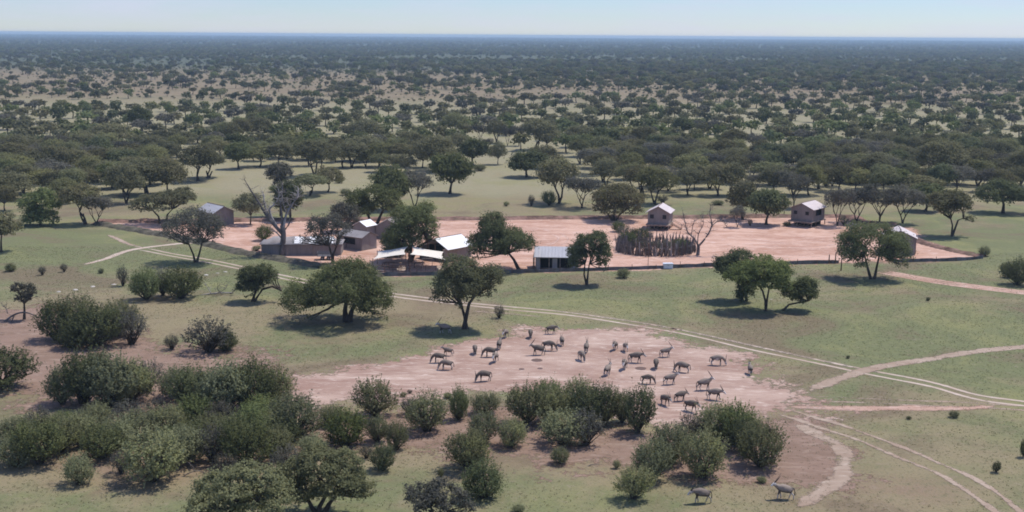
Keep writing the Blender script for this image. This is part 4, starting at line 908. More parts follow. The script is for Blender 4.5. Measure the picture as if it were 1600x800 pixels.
# long mess tent with hipped ends
def long_tent():
    g = gnd(468, 399); s = mpp(468, 399); L, D = 13.4, 4.6; root = thing('long_tent', 'long low grey-brown mess tent behind the bleached dead tree', 'tent', (g.x + .2, g.y + D / 2, 0), R(3))
    wl = MB(); X, Yh, h = L / 2, D / 2, 2.0
    wl.box((0, -Yh, h / 2), (L, .06, h)); wl.box((0, Yh, h / 2), (L, .06, h)); wl.box((-X + .03, 0, h / 2), (.06, D - .07, h)); wl.box((X - .03, 0, h / 2), (.06, D - .07, h)); wl.build('wall', M_CANVAS, root)
    # panel seams of the canvas wall
    sm = MB()
    for k in range(1, 8): sm.tube([(-X + k * L / 8, -Yh - .05, 0), (-X + k * L / 8, -Yh - .05, h)], .03, 4)
    sm.build('seam', M_CANVAS_G, root)
    rf = MB(); V = []; nx = 28
    for i in range(nx + 1):
        x = -X - .3 + (L + .6) * i / nx; e = min(1, min(i, nx - i) / 4); sag = .16 * math.sin(i / nx * math.pi * 5) ** 2
        V += [(x, -Yh - .35, h - .05), (x, -Yh * .45, h + .45 * e + .02), (x, 0, h + .95 * e - sag * e), (x, Yh * .45, h + .45 * e + .02), (x, Yh + .35, h - .05)]
    F = [(i * 5 + j, (i + 1) * 5 + j, (i + 1) * 5 + j + 1, i * 5 + j + 1) for i in range(nx) for j in range(4)]
    n0 = len(V); V += [(x, y, z - .05) for x, y, z in V]; F += [tuple(n0 + k for k in reversed(f)) for f in F]
    edge = [i * 5 for i in range(nx + 1)] + [nx * 5 + j for j in range(1, 5)] + [i * 5 + 4 for i in range(nx - 1, -1, -1)] + [3, 2, 1]
    F += [(edge[i], n0 + edge[i], n0 + edge[(i + 1) % len(edge)], edge[(i + 1) % len(edge)]) for i in range(len(edge))]
    rf.add(V, F); r_ = rf.build('roof', M_CANVAS_G, root, True)
    for k, (x, wx) in enumerate(((-1.2, 1.5), (1.3, 1.2), (3.8, 1.6))):
        q = MB(); q.slab([(x, -Yh - .2, h + .12), (x + wx, -Yh - .2, h + .12), (x + wx, -.4, h + .92), (x, -.4, h + .92)], .04); q.build('white_sheet', M_ROOFW, r_)
    for x in (-X, -X / 3, X / 3, X):
        q = MB(); q.tube([(x, -Yh - .1, h - .08), (x, -Yh - 1.3, 0)], .015, 4); q.build('guy_rope', M_WOODL, root)
    return root
long_tent()

# low shed with a lean-to roof and dark bays
def shed():
    g = gnd(871, 422); root = thing('low_shed', 'low grey shed with sheet-metal lean-to roof and dark open bays', 'shed', (g.x, g.y + 1.8, 0), R(-3))
    Wd, D, hf, hb = 6.9, 3.6, 2.15, 2.95; X, Yh = Wd / 2, D / 2
    wl = MB(); wl.box((0, Yh - .1, hb / 2), (Wd, .15, hb))
    for sx in (-1, 1):
        wl.add([(sx * X, -Yh, 0), (sx * X, Yh - .18, 0), (sx * X, Yh - .18, hb), (sx * X, -Yh, hf), (sx * (X - .12), -Yh, 0), (sx * (X - .12), Yh - .18, 0), (sx * (X - .12), Yh - .18, hb), (sx * (X - .12), -Yh, hf)],
               [(0, 1, 2, 3), (7, 6, 5, 4), (0, 4, 5, 1), (1, 5, 6, 2), (2, 6, 7, 3), (3, 7, 4, 0)])
    wl.box((-X + .45, -Yh + .08, hf / 2), (.62, .12, hf)); wl.box((-.35, -Yh + .08, hf / 2), (.8, .12, hf)); wl.box((X - .75, -Yh + .08, hf / 2), (1.1, .12, hf)); wl.box((.1, -Yh + .07, hf - .12), (Wd - .3, .09, .22)); wl.build('wall', M_WALLG, root)
    iv = MB(); iv.box((0, 0, hf * .48), (Wd - .3, .05, hf * .95)); iv.build('inner_shade_sheet', M_SHADE, root)  # dark sheet painting the shade behind the open bays
    rf = MB(); rf.slab([(-X - .25, -Yh - .5, hf), (X + .25, -Yh - .5, hf), (X + .25, Yh + .3, hb + .2), (-X - .25, Yh + .3, hb + .2)], .06); r_ = rf.build('roof', M_ROOFG, root)
    rb = MB()
    for k in range(14):
        x = -X - .1 + k * (Wd + .2) / 13; rb.tube([(x, -Yh - .49, hf + .02), (x, Yh + .29, hb + .22)], .025, 4)
    rb.build('rib', M_ROOFG, r_)
    for x in (-X - .15, -1.25, .5, X + .1):
        q = MB(); q.tube([(x, -Yh - .3, 0), (x, -Yh - .3, hf - .04)], .06, 6); q.build('post', M_WOODL if x > -3 else M_WOOD, root)
    q = MB(); q.slab([(-X - .35, -Yh - .2, 0), (-X - .35, Yh, 0), (-X - .35, Yh - .1, hf + .1), (-X - .35, -Yh, hf - .3)], .05); q.build('side_screen', M_WOOD, root)
shed()

# shade sails over the deck
def sail(name, label, pix3, zs, sag):
    P = [gnd(*q) for q in pix3]; c = sum(P, Vector()) / len(P); root = thing(name, label, 'shade sail', (c.x, c.y, 0))
    Q = [Vector((p_.x - c.x, p_.y - c.y, z_)) for p_, z_ in zip(P, zs)]; n = 8; V = []; idx = {}; F = []
    for i in range(n + 1):
        for j in range(n + 1):
            u, v = i / n, j / n
            p_ = (Q[0] * (1 - u) + Q[1] * u) * (1 - v) + (Q[3] * (1 - u) + Q[2] * u) * v
            cc = sum(Q, Vector()) / 4; e = 4 * u * (1 - u) + 4 * v * (1 - v) - 16 * u * (1 - u) * v * (1 - v)
            pull = .16 * (e if (u in (0, 1) or v in (0, 1)) else 0)
            p_ = p_.lerp(cc, pull) - Vector((0, 0, sag * 16 * u * (1 - u) * v * (1 - v))); idx[i, j] = len(V); V.append(p_)
    for i in range(n):
        for j in range(n): F.append((idx[i, j], idx[i + 1, j], idx[i + 1, j + 1], idx[i, j + 1]))
    n0 = len(V); V += [p_ - Vector((0, 0, .02)) for p_ in V]; F += [tuple(n0 + k for k in reversed(f)) for f in F]
    a = MB(); a.add(V, F); a.build('sail', M_SAIL, root, True)
    for q_ in Q:
        p_ = MB(); p_.tube([(q_.x * 1.02, q_.y * 1.02, 0), (q_.x * 1.01, q_.y * 1.01, q_.z + .15)], .06, 6); p_.build('pole', M_WOOD, root)
sail('shade_sail', 'left cream shade sail stretched on poles over the deck', [(583, 423), (634, 426), (638, 415), (590, 413)], (1.85, 2.95, 3.2, 2.15), .05)
sail('shade_sail', 'right cream shade sail stretched between poles in front of the open lodge', [(641, 426), (697, 425), (693, 414), (644, 415)], (2.95, 1.95, 2.2, 3.2), .05)
# deck with a railing
g = gnd(640, 424); s_ = mpp(640, 424); root = thing('deck', 'low timber viewing deck with railings under the two shade sails', 'deck', (g.x, g.y + 1.6, 0))
q = MB()
for k in range(22): q.box((-5.2 + k * .5, 0, .22), (.47, 4.6, .06))
q.box((0, -2.2, .1), (11, .1, .18)); q.build('platform', M_WOODL, root)
rl = MB()
for z_ in (.62, 1.02): rl.tube([(-5.3, -2.2, z_), (1.2, -2.2, z_)], .04, 5)
rl.build('railing', M_WOOD, root)
for x_ in (-5.3, -3.9, -2.6, -1.3, 0, 1.2, 2.6, 4.2, 5.2):
    q = MB(); q.tube([(x_, -2.25, 0), (x_, -2.25, 1.1)], .055, 6); q.build('post', M_WOOD, root)
def bench(px, py, rz, label, L=1.9, table=False):
    g = gnd(px, py); root = thing('picnic_table' if table else 'bench', label, 'table' if table else 'bench', (g.x, g.y, .25), rz)
    h = .75 if table else .45; a = MB()
    for k in range(5 if table else 3): a.box((0, (-2 if table else -1) * .16 + k * .16, h), (L, .14, .045))
    a.build('table_top' if table else 'seat', M_WOOD, root)
    for sx in (-1, 1):
        b = MB(); b.box((sx * L * .4, -.2, h / 2 - .02), (.08, .07, h)); b.box((sx * L * .4, .2, h / 2 - .02), (.08, .07, h)); b.box((sx * L * .4, 0, h * .55), (.06, .34, .07)); b.build('leg', M_WOOD, root)
bench(617, 420, 0, 'dark timber table under the left shade sail', 2.3, True)
bench(616, 424.5, 0, 'timber bench along the front rail of the deck left side')
bench(654, 420, .3, 'timber table under the right shade sail', 1.7, True)
bench(602, 417, 1.2, 'timber bench at the left end of the deck', 1.6)

# framed gate-like stand right of the deck
g = gnd(668, 425); root = thing('timber_frame', 'pale rectangular timber frame standing before the open lodge', 'frame', g)
for x_ in (-.75, .75): q = MB(); q.tube([(x_, 0, 0), (x_, 0, 2.2)], .05, 6); q.build('post', M_WOODL, root)
q = MB(); q.tube([(-.8, 0, 2.2), (.8, 0, 2.2)], .05, 6); q.build('crossbar', M_WOODL, root)

# store box, thin pole
def chest():
    g = gnd(1044, 420.5); root = thing('storage_chest', 'white lidded storage chest on the red yard right of the thin pole', 'chest', (g.x, g.y + .5, 0), R(4))
    a = MB(); a.box((0, 0, .42), (1.5, .85, .72)); a.build('body', M_WHITE, root)
    a = MB(); a.box((0, 0, .83), (1.66, 1.0, .09)); a.box((0, 0, .89), (1.5, .86, .05)); a.build('lid', M_WHITE, root)
    a = MB(); a.box((0, -.44, .6), (.3, .03, .06)); a.build('handle', M_METAL, root)
    for sx in (-1, 1):
        a = MB(); a.box((sx * .62, 0, .03), (.14, .8, .06)); a.build('skid', M_METAL, root)
chest()
g = gnd(1012.5, 416.5); root = thing('thin_pole', 'thin dark pole standing before the pole corral', 'pole', g)
q = MB(); q.tube([(0, 0, 0), (.02, 0, 1.75)], [.05, .04], 6); q.build('shaft', M_WOOD, root)
q = MB(); q.tube([(.02, 0, 1.75), (.02, 0, 1.8)], .06, 6); q.build('cap', M_WOOD, root)

# cart by the long tent
def cart():
    g = gnd(508, 406.5); root = thing('flatbed_cart', 'grey slatted trailer cart parked beside the sparse olive tree', 'trailer', (g.x, g.y + .6, 0), R(6))
    a = MB(); a.box((0, 0, .68), (2.7, 1.5, .09)); a.build('bed', M_METAL, root)
    for yy in (-.74, .74):
        a = MB()
        for z_ in (.86, 1.04, 1.22): a.box((0, yy, z_), (2.7, .035, .11))
        for x_ in (-1.3, -.43, .43, 1.3): a.box((x_, yy * 1.035, .98), (.06, .03, .62))
        a.build('side_rail', M_METAL, root)
    for xx in (-1.33, 1.33):
        a = MB()
        for z_ in (.86, 1.04, 1.22): a.box((xx, 0, z_), (.035, 1.4, .11))
        a.build('end_rail', M_METAL, root)
    for sx in (-.5, .5):
        for sy in (-1, 1):
            a = MB(); a.tube([(sx, sy * .62, .33), (sx, sy * .84, .33)], .33, 14); wh = a.build('wheel', M_RUBBER, root)
            b = MB(); b.tube([(sx, sy * .845, .33), (sx, sy * .86, .33)], .17, 10); b.build('rim', M_METAL, wh)
    a = MB(); a.tube([(1.3, 0, .6), (2.5, 0, .45)], .05, 5); a.tube([(2.45, 0, .45), (2.45, 0, .05)], .04, 5); a.build('drawbar', M_METAL, root)
cart()
# small furniture by the paired tents
bench(546, 388, .4, 'small dark table in front of the open side of the paired tents', 1.5, True)

# corral of upright dead poles
def corral():
    c = (gnd(1024, 401) + gnd(1024, 384)) / 2; root = thing('pole_corral', 'oval corral of upright ragged dead poles on the red yard', 'corral', (c.x, c.y, 0))
    rnd_ = random.Random(9); rx = 59 * mpp(1024, 388); ry = (gnd(1024, 384).y - gnd(1024, 401).y) / 2; rest = MB()
    N = 420; spots = []
    for k in range(N):
        a = 2 * math.pi * k / N + rnd_.uniform(-.03, .03); f = rnd_.uniform(.80, 1.05); spots.append((math.sin(a), Vector((rx * math.cos(a) * f, ry * math.sin(a) * f, 0))))
    spots.sort(key=lambda q: q[0] if q[0] > -.999 else q[0])
    for i, (sn, p_) in enumerate(spots):
        h = rnd_.uniform(.8, 2.4) if rnd_.random() < .8 else rnd_.uniform(2.3, 3.1)
        lean = Vector((rnd_.gauss(0, .13), rnd_.gauss(0, .1), 1)) * h; r0 = rnd_.uniform(.07, .13)
        mb = MB() if i < 99 else rest
        mid = p_ + lean * .5 + Vector((rnd_.uniform(-.08, .08), rnd_.uniform(-.08, .08), 0))
        mb.tube([p_, mid, p_ + lean], [r0, r0 * .85, r0 * .45], 5)
        if rnd_.random() < .4: mb.tube([mid, mid + Vector((rnd_.uniform(-.5, .5), rnd_.uniform(-.3, .3), rnd_.uniform(.3, .7)))], [r0 * .5, r0 * .2], 4)
        if i < 99: mb.build('pole', rnd_.choice([M_DEAD, M_WOOD, M_WOOD, M_DEADDK]), root)
    o = rest.build('back_poles', M_DEADDK, root); o['kind'] = 'stuff'
    # rails
    for z_ in (.7, 1.4):
        a = MB(); a.tube([(rx * .97 * math.cos(t_), ry * .97 * math.sin(t_), z_) for t_ in np.linspace(0, 6.283, 40)], .04, 4, False); a.build('rail', M_DEADDK, root)
corral()
items = []
for (x, y, w_, h_, k_, lb) in [(1010, 394, 40, 20, 'G', 'grey brush heaped inside the pole corral, left of middle'), (1036, 394, 40, 20, 'G', 'grey brush heaped inside the pole corral, right of middle'), (1062, 394, 34, 24, 'F', 'green leafy shrub inside the right end of the pole corral'), (980, 386, 34, 26, 'F', 'green leafy shrub behind the left end of the pole corral'), (966, 362, 24, 18, 'F', 'small yellow-green shrub between dome-shaped tree and corral'), (978, 374, 36, 24, 'G', 'grey twiggy shrub just behind the pole corral'), (1000, 378, 40, 24, 'K', 'dark shrub behind the middle of the pole corral'), (552, 386, 26, 20, 'K', 'dark shrub in the open side of the paired tents'), (618, 400, 46, 34, 'K', 'dark shrub under the yard tree left of the lodge')]:
    place_kind(k_, rnd.randrange(6), x, y, w_, h_, lb, 'shrub', None, rnd.uniform(0, 6.28))

# low netting fence along the front of the yard
def net_fence(label, pix, h, seed):
    rnd_ = random.Random(seed); L = smooth_line([gnd(*q) for q in pix], 8); c = L[0]; root = thing('netting_fence', label, 'fence', c); V = []; F = []
    for i, p_ in enumerate(L):
        z = h * rnd_.uniform(.8, 1.08); q_ = p_ - c
        d = (L[min(i + 1, len(L) - 1)] - L[max(i - 1, 0)]).normalized(); s = Vector((-d.y, d.x, 0))
        V += [q_ - s * .03, q_ - s * .03 + Vector((0, 0, z)), q_ + s * .03 + Vector((0, 0, z)), q_ + s * .03]
    for i in range(len(L) - 1):
        a, b = i * 4, i * 4 + 4
        F += [(a, a + 1, b + 1, b), (a + 1, a + 2, b + 2, b + 1), (a + 2, a + 3, b + 3, b + 2)]
    m_ = MB(); m_.add(V, F); m_.build('netting', M_NET, root)
    n = 0; acc = 0
    for i in range(1, len(L)):
        acc += (L[i] - L[i - 1]).length
        if acc > 3.4 and n < 60:
            acc = 0; n += 1; q_ = L[i] - c; p2 = MB(); hh = h + rnd_.uniform(.05, .45); p2.tube([q_ + Vector((0, -.1, 0)), q_ + Vector((rnd_.uniform(-.05, .05), -.1, hh))], .05, 5); p2.build('post', M_WOOD, root)
net_fence('low dark netting fence along the front edge of the red yard', [(596, 431.5), (700, 430), (800, 427), (900, 424), (1000, 421), (1100, 417), (1200, 414), (1310, 411.5)], .62, 1)
net_fence('low dark netting fence closing the right corner of the yard', [(1395, 410), (1440, 409), (1500, 407.5), (1536, 404)], .6, 2)
# gate posts in the gap
for k_, (x_, y_, h_, lb) in enumerate([(1295, 412, 1.5, 'red-brown gate post left of the V-trunked tree'), (1305, 412, 1.9, 'tall grey gate post left of the V-trunked tree'), (1314, 423, 2.0, 'lone post on the grass beside the V-trunked tree')]):
    g = gnd(x_, y_); root = thing('gate_post', lb, 'post', g); q = MB(); q.tube([(0, 0, 0), (.03, 0, h_)], [.11, .08], 6); q.build('shaft', M_WOOD, root)
    q = MB(); q.tube([(.03, 0, h_), (.03, 0, h_ + .05)], .1, 6); q.build('cap', M_WOODL, root)
# pale boulders and litter of the calcrete
def rock(px, py, s, label, seed):
    g = gnd(px, py); rg = rng(seed); bm = bmesh.new(); bmesh.ops.create_icosphere(bm, subdivisions=2, radius=1)
    for v in bm.verts: v.co *= 1 + rg.normal(0, .10); v.co.x *= s * 1.3; v.co.y *= s; v.co.z *= s * .45; 
    for v in bm.verts: v.co.z = max(v.co.z, -.05)
    me = bpy.data.meshes.new('pale_rock'); bm.to_mesh(me); bm.free(); me.materials.append(M_PALE)
    tag(link('pale_rock', me, None, g), label, 'rock', 'pale stones on the grass')
M_PALE = mat_surface('calcrete', (0.55, 0.50, 0.43), .15, 1.5, .95, .1)
for i, (x, y, s, lb) in enumerate([(322, 430, .5, 'pale stone below the grey V-trunked tree'), (340, 427, .35, 'small pale stone right of the grey V-trunked tree'), (352, 425, .4, 'flat pale stone nearest the crooked tree'), (92, 456, .4, 'pale stone on the grass above the left bush mass, leftmost'), (118, 453, .5, 'flat pale stone above the left bush mass, middle one'),
                           (145, 448, .5, 'pale stone above the left bush mass, rightmost'), (178, 445, .5, 'pale stone beside the upright grey shrub'), (1522, 398, .45, 'white stone at the right tip of the yard'), (1205, 468, .2, 'pale stone on the trunk side of the three-tree clump')]): rock(x, y, s * .62, lb, i)
# ------------------------------------------------------------------ oryx herd
def oryx_mesh(pose):
    """one continuous skinned body; heading +X, feet on z = 0"""
    J = {}; E = []; Rd = []; names = []; P = []
    def v(n, p, r): J[n] = len(P); P.append(p); Rd.append(r); names.append(n)
    def e(*c):
        for a, b in zip(c, c[1:]): E.append((J[a], J[b]))
    v('pelvis', (-.50, 0, 1.00), .27); v('belly', (-.08, 0, .96), .355); v('chest', (.34, 0, .98), .34); v('withers', (.50, 0, 1.06), .25)
    if pose == 'graze': hd = [(.74, 0, .86), (.92, 0, .56), (1.0, 0, .36), (1.06, 0, .12), (1.07, 0, .03)]
    elif pose == 'low': hd = [(.72, 0, 1.08), (.88, 0, 1.03), (.98, 0, .98), (1.13, 0, .80), (1.19, 0, .72)]
    else: hd = [(.66, 0, 1.17), (.78, 0, 1.28), (.86, 0, 1.34), (1.04, 0, 1.17), (1.11, 0, 1.09)]
    for n, p_, r in zip(('neck', 'throat', 'head', 'muzzle', 'nose'), hd, (.19, .135, .125, .085, .06)): v(n, p_, r)
    e('pelvis', 'belly', 'chest', 'withers', 'neck', 'throat', 'head', 'muzzle', 'nose')
    st = .16 if pose != 'graze' else .05
    for s, sd in ((-1, 'l'), (1, 'r')):
        a = st * s; y = .13 * s
        v('sh' + sd, (.40, y, .78), .115); v('kn' + sd, (.41 + a * .6, y, .48), .06); v('fe' + sd, (.40 + a, y, .13), .045); v('ho' + sd, (.43 + a, y, .035), .045)
        e('chest', 'sh' + sd, 'kn' + sd, 'fe' + sd, 'ho' + sd)
        v('hi' + sd, (-.52, y, .82), .14); v('st' + sd, (-.43 - a * .3, y * 1.05, .66), .09); v('hk' + sd, (-.64 - a * .6, y, .42), .05); v('hf' + sd, (-.59 - a, y, .12), .045); v('hh' + sd, (-.56 - a, y, .035), .045)
        e('pelvis', 'hi' + sd, 'st' + sd, 'hk' + sd, 'hf' + sd, 'hh' + sd)
        h = Vector(hd[2]); v('ea' + sd, tuple(h + Vector((-.06, .17 * s, .07))), .032); e('head', 'ea' + sd)
    v('t1', (-.76, 0, .98), .04); v('t2', (-.84, 0, .70), .032); v('t3', (-.84, 0, .36), .055); e('pelvis', 't1', 't2', 't3')
    me = bpy.data.meshes.new('skin'); me.from_pydata(P, E, []); me.update(); o = bpy.data.objects.new('skin', me); COL.objects.link(o)
    md = o.modifiers.new('s', 'SKIN'); md.use_smooth_shade = True
    for i, r in enumerate(Rd): me.skin_vertices[0].data[i].radius = (r, r * (1.12 if i < 3 else 1))
    for i in range(len(P)): me.skin_vertices[0].data[i].use_root = (i == 0)
    sb = o.modifiers.new('u', 'SUBSURF'); sb.levels = 1; sb.render_levels = 1
    dg = bpy.context.evaluated_depsgraph_get(); out = bpy.data.meshes.new_from_object(o.evaluated_get(dg)); bpy.data.objects.remove(o)
    out.name = 'oryx_body'
    PP = np.array(P); co = np.empty(len(out.vertices) * 3); out.vertices.foreach_get('co', co); co = co.reshape(-1, 3)
    col = np.tile(np.array([.20, .158, .125, 1.0]), (len(co), 1))
    ed = np.array(E); A = PP[ed[:, 0]]; B = PP[ed[:, 1]]
    for i, q in enumerate(co):
        ab = B - A; tt = np.clip(((q - A) * ab).sum(1) / (ab * ab).sum(1), 0, 1); d = np.linalg.norm(q - A - ab * tt[:, None], axis=1); k = d.argmin(); n = names[ed[k, 1]]; z = q[2]
        if n in ('belly', 'chest', 'withers') or n.startswith(('sh', 'hi')):
            if z < .72: col[i, :3] = (.62, .58, .54)
            elif z < .86: col[i, :3] = (.03, .026, .024)
            if n.startswith(('sh', 'hi')) and z < .72: col[i, :3] = (.035, .03, .028)
        elif n.startswith(('kn', 'st')): col[i, :3] = (.04, .033, .03)
        elif n.startswith(('fe', 'hk', 'hf')): col[i, :3] = (.36, .33, .30) if z > .1 else (.06, .05, .05)
        elif n.startswith(('ho', 'hh')): col[i, :3] = (.04, .035, .03)
        elif n in ('t2', 't3'): col[i, :3] = (.025, .022, .02)
        elif n == 't1': col[i, :3] = (.05, .045, .04)
        elif n in ('head',): col[i, :3] = (.05, .045, .04)
        elif n in ('muzzle', 'nose'): col[i, :3] = (.66, .62, .58) if tt[k] > .45 or n == 'nose' else (.05, .045, .04)
        elif n.startswith('ea'): col[i, :3] = (.45, .40, .36)
    at = out.color_attributes.new('coat', 'FLOAT_COLOR', 'POINT'); at.data.foreach_set('color', col.astype(np.float32).ravel())
    out.materials.clear(); out.materials.append(M_COAT)
    h = Vector(hd[2]); horns = []
    hv = {'graze': Vector((.10, 0, .95)), 'low': Vector((-.42, 0, .72)), 'up': Vector((-.50, 0, .76))}[pose]
    for s in (-1, 1):
        b = MB(); r0 = h + Vector((-.02, .045 * s, .07)); pts = [r0 + hv * u + Vector((-.03 * math.sin(u * 3), .10 * s * u, 0)) for u in (0, .35, .7, 1)]
        b.tube(pts, [.036, .028, .018, .008], 6); horns.append(b.mesh('oryx_horn', M_HORN, True))
    return out, horns
t = NT('antelope_coat'); c = t.attr('coat').outputs['Color']; n = t.noise(obj_pos(t), 9, 4, .6)
oi = t.n('ShaderNodeObjectInfo').outputs['Random']
c = t.mix(t.ramp(n, .3, .7, 0, .3), c, (.16, .13, .11)); hs = t.n('ShaderNodeHueSaturation'); t.set(hs.inputs['Color'], c); t.set(hs.inputs['Value'], t.ramp(oi, 0, 1, .65, 1.45, False))
M_COAT = t.out(t.bsdf(hs.outputs[0], .75, .2))
M_HORN = mat_surface('black_horn', (.035, .03, .028), .1, 5, .5, .3)
POSE = {}
for ps in ('up', 'graze', 'low'):
    b, hs_ = oryx_mesh(ps); root = thing('oryx', None, 'oryx'); ks = [link('body', b, root)] + [link('horn', h_, root) for h_ in hs_]; KIDS[root.name] = ks; POSE[ps] = [root, False]
# x, y of the feet, heading in degrees (0 = right, 90 = away, 180 = left, 270 = towards the camera), pose, label
HERD = [
 (695, 522, 180, 'up', 1.12, 'dark oryx standing in the shade of the tall forked tree'),
 (700, 556, 170, 'up', .85, 'smaller oryx behind the left trio at the pan edge'),
 (686, 567, 185, 'graze', 1, 'grazing oryx leftmost of the left trio on the pan'),
 (698, 578, 178, 'graze', 1, 'grazing oryx in front of the left trio at the pan edge'),
 (742, 553, 275, 'graze', .95, 'oryx seen end-on between the left trio and the pair touching'),
 (766, 558, 183, 'graze', 1.02, 'oryx grazing leftwards directly behind the camera-facing one'),
 (780, 546, 80, 'up', .95, 'oryx with raised horns behind the leftward grazing one'),
 (774, 566, 255, 'low', 1, 'oryx facing the camera overlapping the leftward grazing one'),
 (757, 596, 200, 'graze', 1.05, 'oryx with bright rump alone at the lower left of the pan'),
 (790, 528, 250, 'low', .95, 'leftmost of the three oryx at the top edge of the pan'),
 (829, 528, 268, 'graze', .95, 'end-on oryx in the middle of the three at the pan top edge'),
 (861, 522, 8, 'low', .95, 'rightward-facing oryx, rightmost of three at the top edge of the pan'),
 (878, 540, 95, 'low', .9, 'oryx seen from behind below the rightmost top-edge one'),
 (841, 555, 184, 'up', 1.05, 'left oryx of the touching pair in mid pan'),
 (857, 548, -12, 'graze', 1.05, 'right oryx of the touching pair in mid pan, head down'),
 (916, 551, 80, 'up', .95, 'rear oryx of the close pair left of the pan centre'),
 (908, 563, 290, 'graze', 1, 'front oryx of the close pair left of the pan centre'),
 (961, 547, 250, 'low', .92, 'left oryx of the two farthest ones at the pan centre'),
 (977, 549, 280, 'low', .9, 'right oryx of the two farthest ones at the pan centre'),
 (993, 567, -5, 'low', 1.08, 'large oryx striding right with lowered head at the pan centre'),
 (976, 577, 255, 'low', 1, 'oryx half hidden behind the tail of the striding one'),
 (949, 587, 62, 'up', 1, 'oryx with long raised horns looking away above the central shrubs'),
 (1025, 576, 262, 'graze', 1, 'end-on oryx just right of the striding one'),
 (1040, 558, 12, 'up', .95, 'oryx standing alone at the upper right of the pan with side-turned head'),
 (1067, 582, 160, 'graze', 1.05, 'stout oryx grazing leftwards right of the pan centre'),
 (1047, 601, 15, 'up', 1.0, 'oryx looking right below the stout grazing one'),
 (1011, 600, -8, 'graze', .9, 'oryx grazing just above the dark central shrub'),
 (1120, 571, -6, 'graze', 1.05, 'oryx grazing rightwards at the right side of the pan'),
 (1172, 585, 88, 'up', .9, 'farthest right oryx standing alone seen from behind'),
 (1100, 610, 12, 'up', 1.1, 'oryx with head up and horns swept back at the lower right'),
 (1116, 625, -18, 'low', 1.05, 'oryx walking right just below the swept-horned one'),
 (1063, 627, 20, 'low', .9, 'oryx turning its neck right in the lower group near the shrubs'),
 (1039, 633, -60, 'low', .95, 'leftmost oryx of the lowest three near the shrubs'),
 (1079, 643, -40, 'low', 1.0, 'lowest oryx on the pan directly behind the shrubs'),
 (1096, 786, 188, 'low', 1.05, 'oryx walking left on grass at the bottom, left of the foreground two'),
 (1225, 780, 176, 'up', 1.05, 'oryx walking left on grass at the bottom right, rightmost of the foreground two')]
for (x, y, hd, ps, sc, lb) in HERD:
    g = gnd(x, y, .0); root, used = POSE[ps]; g.z = .008
    if not used: POSE[ps][1] = True; o = root; o.location = g; o.rotation_euler = (0, 0, R(hd)); o.scale = (sc * .95, sc * 1.02, sc * .92)
    else: o = dup(root, g, R(hd), (sc * .95, sc * 1.02, sc * .92))
    tag(o, lb, 'oryx', 'oryx herd on and around the bare pan')
# wallows: shallow damp hollows in the pan
t = NT('damp_earth'); n = t.noise(world_pos(t), 1.5, 4, .6); e = t.attr('edge').outputs['Fac']
f = t.ramp(t.math('ADD', e, t.math('MULTIPLY', t.math('SUBTRACT', n, .5), 1.0)), .25, .6)
s = t.bsdf(t.mix(n, (.10, .062, .05), (.15, .095, .075)), .8, .3); tr = t.n('ShaderNodeBsdfTransparent'); mx = t.n('ShaderNodeMixShader'); t.set(mx.inputs[0], f); t.t.links.new(tr.outputs[0], mx.inputs[1]); t.t.links.new(s, mx.inputs[2]); M_DAMP = t.out(mx.outputs[0])
for k, (x, y, rx, ry) in enumerate([(839, 563, .8, .42), (1001, 576, .8, .4), (815, 577, .4, .22), (844, 576, .4, .2)]):
    g = gnd(x, y); V = [(g.x, g.y, .026 + .001 * k)]; E = [1.2]; n = 18
    for j, q in enumerate((.6, 1.25)):
        for i in range(n): V.append((g.x + rx * q * math.cos(6.283 * i / n), g.y + ry * 2.2 * q * math.sin(6.283 * i / n), .026 + .001 * k)); E.append(.75 if j == 0 else -.4)
    F3 = [(0, 1 + i, 1 + (i + 1) % n) for i in range(n)]; F4 = [(1 + i, 1 + n + i, 1 + n + (i + 1) % n, 1 + (i + 1) % n) for i in range(n)]
    me = bpy.data.meshes.new('damp_hollow'); me.from_pydata(V, [], F3 + F4); me.update(); me.materials.append(M_DAMP)
    me.attributes.new('edge', 'FLOAT', 'POINT').data.foreach_set('value', np.array(E, dtype=np.float32)); tag(link('damp_hollow', me), kind='structure')
# ------------------------------------------------------------------ woodland out to the horizon: one mass
def far_protos():
    col = PCOL
    for k in range(8):
        rg = rng(500 + k); dark = k in (2, 5); nb = 5; blobs = [((0, 0, 3.4), (1.9, 1.9, 1.3))]
        for i in range(nb):
            a = 6.283 * i / nb + rg.uniform(-.5, .5); d = rg.uniform(.9, 2.0); blobs.append(((d * math.cos(a), d * math.sin(a), rg.uniform(2.6, 4.3) if not dark else rg.uniform(1.8, 3.8)), (rg.uniform(1.1, 1.8),) * 2 + (rg.uniform(.8, 1.3),)))
        cl = clumps_in_blobs(blobs, rg, .9, .5, -.8, .38); C, N = leaves_for(cl, rg, .5, 1.2, .7, 560)
        o = bpy.data.objects.new('kind', leaf_mesh('far_crown', C, N, .5, (F_ACACIA, F_OLIVE, F_DARK, F_ACACIA, F_GREY, F_DARK, F_FRESH, F_ACACIA)[k], rg))
        mb = MB(); mb.tube([(0, 0, -.1), (.2, .1, 1.4), (.1, .2, 3.0)], [.22, .16, .1], 5, False)
        me = o.data; bm = bmesh.new(); bm.from_mesh(me); tmp = mb.mesh('t', M_BARK); n0 = len(bm.faces); bm.from_mesh(tmp); bm.faces.ensure_lookup_table()
        me.materials.append(M_BARK)
        for f in bm.faces[n0:]: f.material_index = 1
        bm.to_mesh(me); bm.free(); col.objects.link(o)
far_protos()
